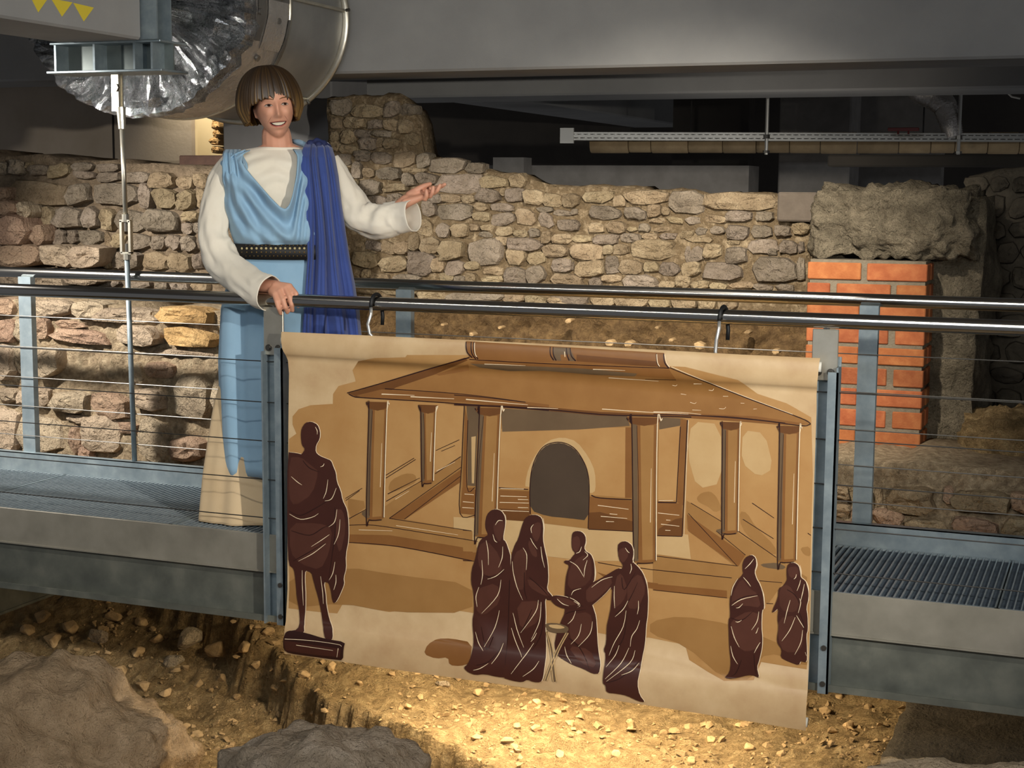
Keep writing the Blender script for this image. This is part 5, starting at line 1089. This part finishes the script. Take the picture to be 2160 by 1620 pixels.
# --- clothes
linen = M('linen_white', 'ddd3c0', 'e8dfce', rough=.85, nscale=5, bump=.25, bscale=260, bdist=.001, sheen=.2, spec=.15)
tan_linen = M('linen_tan', 'cbb089', 'd6bd98', rough=.85, nscale=5, bump=.25, bscale=260, bdist=.001, sheen=.1, spec=.15)
blue = M('cloth_light_blue', '84a5bd', '94b4ca', rough=.8, nscale=4, bump=.25, bscale=300, bdist=.001, sheen=.2, spec=.15)
navy = M('cloth_dark_blue', '31437c', '3d5090', rough=.7, nscale=4, bump=.2, bscale=300, bdist=.001, sheen=.25, spec=.2)
def tubecloth(name, rows, mat, parent, nth=120, sub=5, fold=None, open_=True, thick=.003, exp_=2.25, topcut=None):
    """draped tube: rows = (py, left px, right px, half depth, dv); fold(theta, t, py) adds to the radius"""
    vs_ = []; fs = []; R = []
    for a, b in zip(rows, rows[1:]):
        for k in range(sub): t = k/sub; R.append(tuple(lerp(p, q, t) for p, q in zip(a, b)))
    R.append(rows[-1])
    for j, (py, l, r, hd, dv) in enumerate(R):
        c = WP((l+r)/2, py, dv); hw = (r-l)/2/PPM
        for i in range(nth):
            th = 2*pi*i/nth; ct, st = cos(th), sin(th); k = (abs(ct)**exp_+abs(st)**exp_)**(-1/exp_)
            f = fold(th, j/(len(R)-1), py) if fold else 0
            q_ = c + WL*(ct*k*(hw+f)) + WC*(st*k*(hd+f)); q_.z = max(q_.z, .004); vs_.append(q_)
    for j in range(len(R)-1):
        for i in range(nth): fs.append((j*nth+i, (j+1)*nth+i, (j+1)*nth+(i+1) % nth, j*nth+(i+1) % nth))
    o = mk(name, vs_, fs, mat, parent, True); recalc(o)
    s_ = o.modifiers.new('cloth', 'SOLIDIFY'); s_.thickness = thick; s_.offset = -1
    return o
# under-tunic: chest and skirt
TR = [(312, 548, 632, .055, -.005), (318, 515, 662, .062, -.01), (326, 488, 684, .075, -.01), (342, 470, 698, .092, -.005), (372, 472, 704, .110, 0), (420, 482, 706, .112, 0), (470, 490, 708, .106, 0), (528, 504, 716, .108, 0), (600, 492, 728, .100, 0), (700, 484, 740, .104, 0), (780, 474, 745, .104, 0), (850, 454, 752, .106, 0), (985, 433, 765, .120, .0), (1000, 431, 768, .126, .0), (1082, 423, 780, .156, .0), (1104, 421, 784, .160, 0)]
def tun_fold(th, t, py):
    lo = sm(560, 1000, py); f = lo*(.008*sin(th*9+1)+.004*sin(th*17+2.2))
    if py < 480: f += (.006*sin((py-320)*.17-abs(cos(th)+.05)*11)+.005*sin((py-320)*.07+4*cos(th))) * sm(320, 350, py)*sm(480, 430, py)
    return f
tunic = tubecloth('tunic', TR, linen, person, fold=tun_fold)
# the skirt of the tunic is a tan underskirt
me_ = tunic.data; me_.materials.append(tan_linen)
zs_ = WP(560, 690).z - ORG[tunic].z
for p in me_.polygons:
    if p.center.z < zs_: p.material_index = 1
# V of the neckline: small crossed fold on the chest
def ribbon(name, pts, w, mat, parent, dvo=.0):
    m_ = MB(); P = [WP(*p) for p in pts]; m_.tube(P, [w*(.35+.65*sin(pi*(i+.5)/len(P))) for i in range(len(P))], 10); return m_.build(name, mat, parent, True)
# sleeves
def sleeve(pts, rad, name='sleeve', flat_=.86, seed=0, n=40):
    """pts (px, py, dv), rad in metres; wrinkled tube that opens at the cuff"""
    P = [WP(*p) for p in pts]; Q = []; RR = []
    for i in range(len(P)-1):
        p0, p1, p2, p3 = P[max(i-1, 0)], P[i], P[i+1], P[min(i+2, len(P)-1)]
        for k in range(12):
            t = k/12; Q.append(.5*((2*p1)+(p2-p0)*t+(2*p0-5*p1+4*p2-p3)*t*t+(3*p1-p0-3*p2+p3)*t**3)); RR.append(lerp(rad[i], rad[i+1], t))
    Q.append(P[-1]); RR.append(rad[-1]); vs_ = []; fs = []; upv = None
    for i, p in enumerate(Q):
        t = (Q[min(i+1, len(Q)-1)]-Q[max(i-1, 0)]).normalized()
        a = (WC - t*WC.dot(t)).normalized(); b = t.cross(a).normalized()
        s = i/(len(Q)-1)
        for k in range(n):
            q = 2*pi*k/n; nz = V((cos(q)*1.1, sin(q)*1.1, s*3.2+seed))
            f = 1+.16*fbm(nz*1.6, 3)*sm(0, .12, s)*(1-.75*sm(.85, 1, s)) + .10*sin(s*30+2.2*sin(q)+4*noise.noise(nz))*exp(-((s-.56)/.17)**2) + .050*fbm(nz*4.2, 3)*sm(.05, .2, s)*(1-.8*sm(.9, 1, s))
            vs_.append(p + a*(cos(q)*RR[i]*f*flat_) + b*(sin(q)*RR[i]*f))
    for i in range(len(Q)-1):
        for k in range(n): fs.append((i*n+k, (i+1)*n+k, (i+1)*n+(k+1) % n, i*n+(k+1) % n))
    o = mk(name, vs_, fs, linen, tunic, True); recalc(o); s_ = o.modifiers.new('cloth', 'SOLIDIFY'); s_.thickness = .003; s_.offset = -1
    return o
sleeve([(492, 338, -.01), (466, 385, .0), (453, 450, .015), (455, 520, .05), (490, 572, .13), (535, 606, dvr*.74), (568, 619, dvr-.02)], [.040, .050, .054, .062, .062, .064, .066], seed=1)
sleeve([(690, 340, -.01), (712, 380, .0), (734, 420, .02), (762, 458, .05), (805, 466, .085), (840, 460, .11), (872, 455, .155)], [.048, .056, .060, .066, .066, .062, .060], seed=5)

# light blue gown: skirt tube and draped bodice with a deep cowl
def skirt_fold(th, t, py):
    lo = sm(545, 640, py); return (.3+.7*abs(sin(th)))*lo*(.013*sin(th*7+.6+py*.0012)+.009*sin(th*12+py*.003)+.004*sin(th*23+1.7)) + .006+.010*lo*abs(sin(th))
GR = [(534, 499, 722, .116, 0), (560, 492, 728, .124, 0), (600, 482, 740, .130, 0), (650, 470, 752, .138, 0), (760, 464, 760, .144, 0), (900, 468, 766, .150, 0), (992, 474, 770, .152, 0)]
skirt = tubecloth('gown', GR, blue, person, fold=skirt_fold)
cowl = [(455, 322), (466, 320), (500, 316), (512, 332), (530, 358), (552, 388), (572, 415), (590, 436), (600, 441), (610, 432), (620, 408), (630, 372), (638, 340), (645, 314), (700, 316), (730, 330)]
body_row = [(300, 545, 635, .05), (318, 506, 668, .072), (326, 482, 690, .088), (342, 464, 704, .106), (372, 463, 712, .126), (420, 470, 716, .136), (470, 479, 719, .134), (528, 499, 722, .118), (545, 496, 725, .120)]
vs_ = []; fs = []; NC, NR = 110, 46
for j in range(NR+1):
    for i in range(NC+1):
        th = pi - pi*i/NC*1.0; u_ = cos(th)                     # -1 .. 1 across the front
        l0, r0, _ = interp(body_row, 430); px0 = lerp(l0, r0, (u_+1)/2)
        yt = interp(cowl, px0)[0]; py = lerp(yt, 517, j/NR)
        l, r, hd = interp(body_row, py); px_ = (l+r)/2+(r-l)/2*u_
        q = (1-abs(u_)**2.25)**(1/2.25) if abs(u_) < 1 else 0
        dist = (py-yt); fo = .022*sin(dist*.115+.5+1.2*noise.noise(V((u_*2.2, py*.01, 3))))*exp(-dist/130)*(1-.3*abs(u_)) + .012*fbm((u_*2.6+py*.006, py*.012-u_*1.5, 5), 3)
        fo += .011*sin((px0-466)*.42)*sm(470, 340, py)*sm(520, 480, px0)   # gathers at the shoulder
        fo += .010*sin((px0-.30*(py-320)-466)*.20)*sm(600, 500, px0)*sm(330, 380, py)*sm(515, 470, py) - .035*sm(640, 672, px0)
        roll = .016*exp(-(dist/9)**2)                                       # rolled cowl edge
        blouse = .016*exp(-((py-496)/18)**2)-.012*sm(506, 517, py)                               # blousing over the belt
        vs_.append(WP(px_, py, q*(hd+.030)+fo+roll*(1-abs(u_))+blouse*(.3+.7*q)))
for j in range(NR):
    for i in range(NC): a = j*(NC+1)+i; fs.append((a, a+NC+1, a+NC+2, a+1))
bod = mk('bodice', vs_, fs, blue, person, True); recalc(bod)
s_ = bod.modifiers.new('cloth', 'SOLIDIFY'); s_.thickness = .004; s_.offset = -1
# back of the bodice
vs_ = []; fs = []
for j in range(13):
    py = lerp(322, 540, j/12); l, r, hd = interp(body_row, py)
    for i in range(41):
        u_ = cos(pi*i/40); q = (1-abs(u_)**2.25)**(1/2.25) if abs(u_) < 1 else 0; vs_.append(WP((l+r)/2+(r-l)/2*u_, py, -q*(hd+.008)))
for j in range(12):
    for i in range(40): a = j*41+i; fs.append((a, a+41, a+42, a+1))
bk = mk('bodice_back', vs_, fs, blue, person, True); recalc(bk); bk.modifiers.new('cloth', 'SOLIDIFY').thickness = .003

# dark blue shawl over the image-right shoulder
SH = [(350, 652, 706, -.135), (318, 648, 700, -.09), (303, 648, 694, -.03), (301, 646, 692, .03), (312, 640, 700, .085), (332, 635, 706, .125), (370, 636, 713, .150), (430, 643, 720, .164), (500, 648, 730, .172), (545, 649, 737, .168), (600, 645, 748, .172), (660, 641, 757, .178), (720, 637, 763, .180), (800, 634, 768, .180), (900, 636, 766, .176)]
vs_ = []; fs = []; NP = 90; rows_ = []
for a, b in zip(SH, SH[1:]):
    for k in range(6): rows_.append(tuple(lerp(p, q, k/6) for p, q in zip(a, b)))
rows_.append(SH[-1])
for j, (py, l, r, dv) in enumerate(rows_):
    am = .013+.008*sm(340, 600, py)
    for i in range(NP+1):
        s = i/NP; sw = s+.015*sin(py*.012+s*9)
        ph_ = sw*2*pi*3.6+3.0*noise.noise(V((s*3.1, py*.0035, 2)))+.5*sin(py*.011+s*4); pl_ = am*(.7+.7*noise.noise(V((s*5, py*.005, 9))))*(sin(ph_)+.45*sin(ph_*2.1+1.1)+.14*sin(ph_*3.7+py*.006)) ; side = -.055*(2*s-1)**2*(1 if s > .5 else .5)
        vs_.append(WP(lerp(l, r, s), py, dv+pl_+side))
for j in range(len(rows_)-1):
    for i in range(NP): a = j*(NP+1)+i; fs.append((a, a+NP+1, a+NP+2, a+1))
shawl = mk('shawl', vs_, fs, navy, person, True); recalc(shawl); s_ = shawl.modifiers.new('cloth', 'SOLIDIFY'); s_.thickness = .004; s_.offset = 0
# gathered knot on that shoulder and the collar edge behind the neck
lump_ = MB()
for k, (px_, py_, d_, r_) in enumerate(((655, 303, .03, .016), (668, 300, .035, .018), (682, 304, .03, .017), (692, 312, .02, .016), (672, 306, .055, .015))):
    bm = bmesh.new(); bmesh.ops.create_icosphere(bm, subdivisions=3, radius=r_)
    for v in bm.verts: v.co = v.co*(1+.25*fbm(v.co*60+V((k, 0, 0)), 3)) + WP(px_, py_, d_)
    lump_.bm(bm)
fuse(lump_, 'knot', M('cloth_navy_dark', '1b2142', '26305c', rough=.75, nscale=20), person, .005, 1)
ribbon('collar', [(616, 297, -.05), (630, 300, -.03), (645, 306, .0), (652, 316, .03)], .012, blue, person)
# pleated strap of the gown over the image-left shoulder
ST = [(372, 470, 512, -.125), (338, 468, 508, -.10), (318, 474, 508, -.045), (315, 476, 508, .015), (323, 472, 510, .075), (345, 468, 522, .118), (385, 470, 528, .122), (430, 486, 520, .080)]
vs_ = []; fs = []; rows_ = []; NP = 50
for a, b in zip(ST, ST[1:]):
    for k in range(6): rows_.append(tuple(lerp(p, q, k/6) for p, q in zip(a, b)))
rows_.append(ST[-1])
for j, (py, l, r, dv) in enumerate(rows_):
    f_ = j/(len(rows_)-1); am = .009*sm(1.0, .55, f_)+.001
    for i in range(NP+1):
        s = i/NP; vs_.append(WP(lerp(l, r, s), py, dv+am*(sin(s*2*pi*3.6+.8)+.5*sin(s*2*pi*7.3))-.05*(1-s)**2*sm(.5, .9, f_)-.012*sm(.75, 1, f_)-.02*s**6*sm(.5, .8, f_)))
for j in range(len(rows_)-1):
    for i in range(NP): a = j*(NP+1)+i; fs.append((a, a+NP+1, a+NP+2, a+1))
strap = mk('strap', vs_, fs, blue, bod, True); recalc(strap); strap.modifiers.new('cloth', 'SOLIDIFY').thickness = .004

# belt with a row of pale studs
vs_ = []; fs = []; NB = 96
for (py, gr_) in ((513, .010), (514, .020), (544, .020), (545, .010)):
    for i in range(NB):
        th = 2*pi*i/NB; l, r, hd = 503, 724, .122; c = WP((l+r)/2, py+ (3 if False else 0), 0); hw = (r-l)/2/PPM; ct, st = cos(th), sin(th); k = (abs(ct)**2.25+abs(st)**2.25)**(-1/2.25)
        vs_.append(c + WL*(ct*k*(hw+gr_)) + WC*(st*k*(hd+gr_+.008)))
for j in range(3):
    for i in range(NB): fs.append((j*NB+i, (j+1)*NB+i, (j+1)*NB+(i+1) % NB, j*NB+(i+1) % NB))
belt = mk('belt', vs_, fs, M('belt_black', '14110f', rough=.6), person, True); recalc(belt); belt.modifiers.new('w', 'SOLIDIFY').thickness = .003
stud_me = None
gold = M('stud_gold', 'd8c693', rough=.35, metal=.5); gold2 = M('stud_brown', '6e5524', rough=.5)
for row, (py, r_, m_, n_) in enumerate(((524, .0052, gold, 15), (532, .0030, gold2, 15), (517.5, .0022, gold2, 18), (540, .0022, gold2, 18))):
    bm = bmesh.new(); bmesh.ops.create_uvsphere(bm, u_segments=8, v_segments=5, radius=r_); me = bpy.data.meshes.new('stud'); bm.to_mesh(me); bm.free(); me.materials.append(m_)
    for i in range(n_):
        px_ = lerp(511, 652, i/(n_-1)); l, r, hd = 503, 724, .122; u_ = (px_-(l+r)/2)/((r-l)/2+.020*PPM); q = (1-abs(u_)**2.25)**(1/2.25)
        p = WP(px_, py, q*(hd+.028)+.001); link('stud', me, belt, p)
# ------------------------------------------------------------------ rocks and rubble in the pit
def ground_hit(px, py):
    d = ray(px, py); t = 3.0
    while t < 12:
        p = CAM+d*t
        if p.z < G(p.x, p.y): return p
        t += .02
    return p
def rock(name, lo, hi, label, mat, amp, seed, fr, rnd_, seg=26, taper=None):
    o = lump(name, lo, hi, mat, amp, seg, seed, fr, None, rnd_, taper); props(o, label, 'rock'); return o
a = aty(-150, 1500, -.55); b = aty(300, 1500, -.55); zt_ = aty(140, 1392, -.40).z
rock('boulder', (a.x, -1.15, -1.35), (b.x, -.12, zt_-.06), 'big rounded mass of old mortar rubble in the foreground below the footbridge', M('mortar_mass', '947d62', 'bda384', 'a89072', rough=.95, nscale=12, bump=1, bscale=70, bdist=.02, bump2=.9, b2scale=18, spec=.1), .07, 3, 3.2, .42, 40, lambda w_, p: w_ - V((0, 0, .16*sm(-.1, 1.1, p.x)*max(0, p.z))))
a = aty(510, 1600, -.75); b = aty(870, 1600, -.75); zt_ = aty(690, 1566, -.75).z
rock('boulder', (a.x, -1.2, -1.5), (b.x, -.45, zt_-.03), 'flat-topped grey boulder in front of the lit ground below the banner', boulder_m, .05, 9, 4, .55, 36)
a = aty(1875, 1560, .45); zt_ = aty(2020, 1482, .75).z
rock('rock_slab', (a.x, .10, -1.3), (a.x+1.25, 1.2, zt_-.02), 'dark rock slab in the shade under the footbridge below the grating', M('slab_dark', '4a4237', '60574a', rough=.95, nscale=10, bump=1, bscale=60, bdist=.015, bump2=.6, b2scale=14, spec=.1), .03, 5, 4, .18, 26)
a = aty(1815, 1612, -.2); zt_ = aty(2000, 1592, -.2).z
rock('boulder', (a.x, -.75, -1.4), (a.x+1.1, -.10, zt_-.02), 'pale stone block in front of the dark rock slab', stone_pale, .04, 15, 4, .35, 26)
RS = [(403, 1348, 34), (462, 1366, 30), (368, 1394, 22), (213, 1338, 24), (240, 1300, 18), (150, 1322, 20), (110, 1350, 24), (300, 1310, 16), (520, 1362, 22), (565, 1330, 18), (545, 1400, 14), (90, 1300, 22), (60, 1328, 16), (330, 1345, 15), (290, 1375, 18), (255, 1420, 20), (300, 1448, 16), (350, 1460, 14), (420, 1440, 15), (470, 1430, 12), (640, 1420, 14), (700, 1405, 12), (935, 1440, 15), (880, 1420, 10), (1010, 1462, 14), (760, 1440, 10), (1130, 1480, 12), (1240, 1500, 12), (1330, 1530, 14), (1400, 1545, 10), (1500, 1560, 11), (1580, 1575, 12), (1090, 1530, 10), (980, 1510, 9), (860, 1490, 10), (1650, 1590, 12), (1740, 1500, 14), (1790, 1530, 13), (1770, 1470, 12), (1700, 1560, 10), (1830, 1490, 12), (580, 1450, 11), (500, 1470, 10), (1180, 1590, 12), (1460, 1605, 12), (1300, 1590, 11), (1560, 1530, 9)]
names = {403: 'largest pale rubble stone under the left girder of the footbridge', 462: 'grey-brown rubble stone leaning beside the largest pale stone', 368: 'small white rubble stone below the dark hollow in the earth'}
for i, (px_, py_, sz) in enumerate(RS):
    p = ground_hit(px_, py_+sz*.4); sc_ = sz/F*(p-CAM).length; rnd = random.Random(500+i)
    R = Matrix.Rotation(rnd.uniform(0, 6), 3, 'Z') @ Matrix.Rotation(rnd.uniform(-.4, .4), 3, 'X'); sx, sy, szz = rnd.uniform(.95, 1.3), rnd.uniform(.85, 1.1), rnd.uniform(.65, .9)
    hv, hf = hull(rnd, 18); bm = bmesh.new(); bb = [bm.verts.new(p + V((0, 0, sc_*szz*.40)) + R @ V((q.x*sx, q.y*sy, q.z*szz))*sc_) for q in hv]
    for f in hf: bm.faces.new([bb[k] for k in f])
    bmesh.ops.bevel(bm, geom=bm.edges[:], offset=sc_*.07, segments=1, affect='EDGES')
    o = MB().bm(bm).build('rubble_stone', stone_pale if px_ in (403, 368, 935, 213) else pebble_m); recalc(o)
    props(o, names.get(px_, 'loose angular rubble stone on the shaded earth beside the mortar mass' if px_ < 620 else 'loose angular rubble stone on the lamp-lit earth below the banner' if px_ < 1700 else 'loose angular rubble stone beside the dark rock slab'), 'stone', 'loose rubble stones on the pit floor')
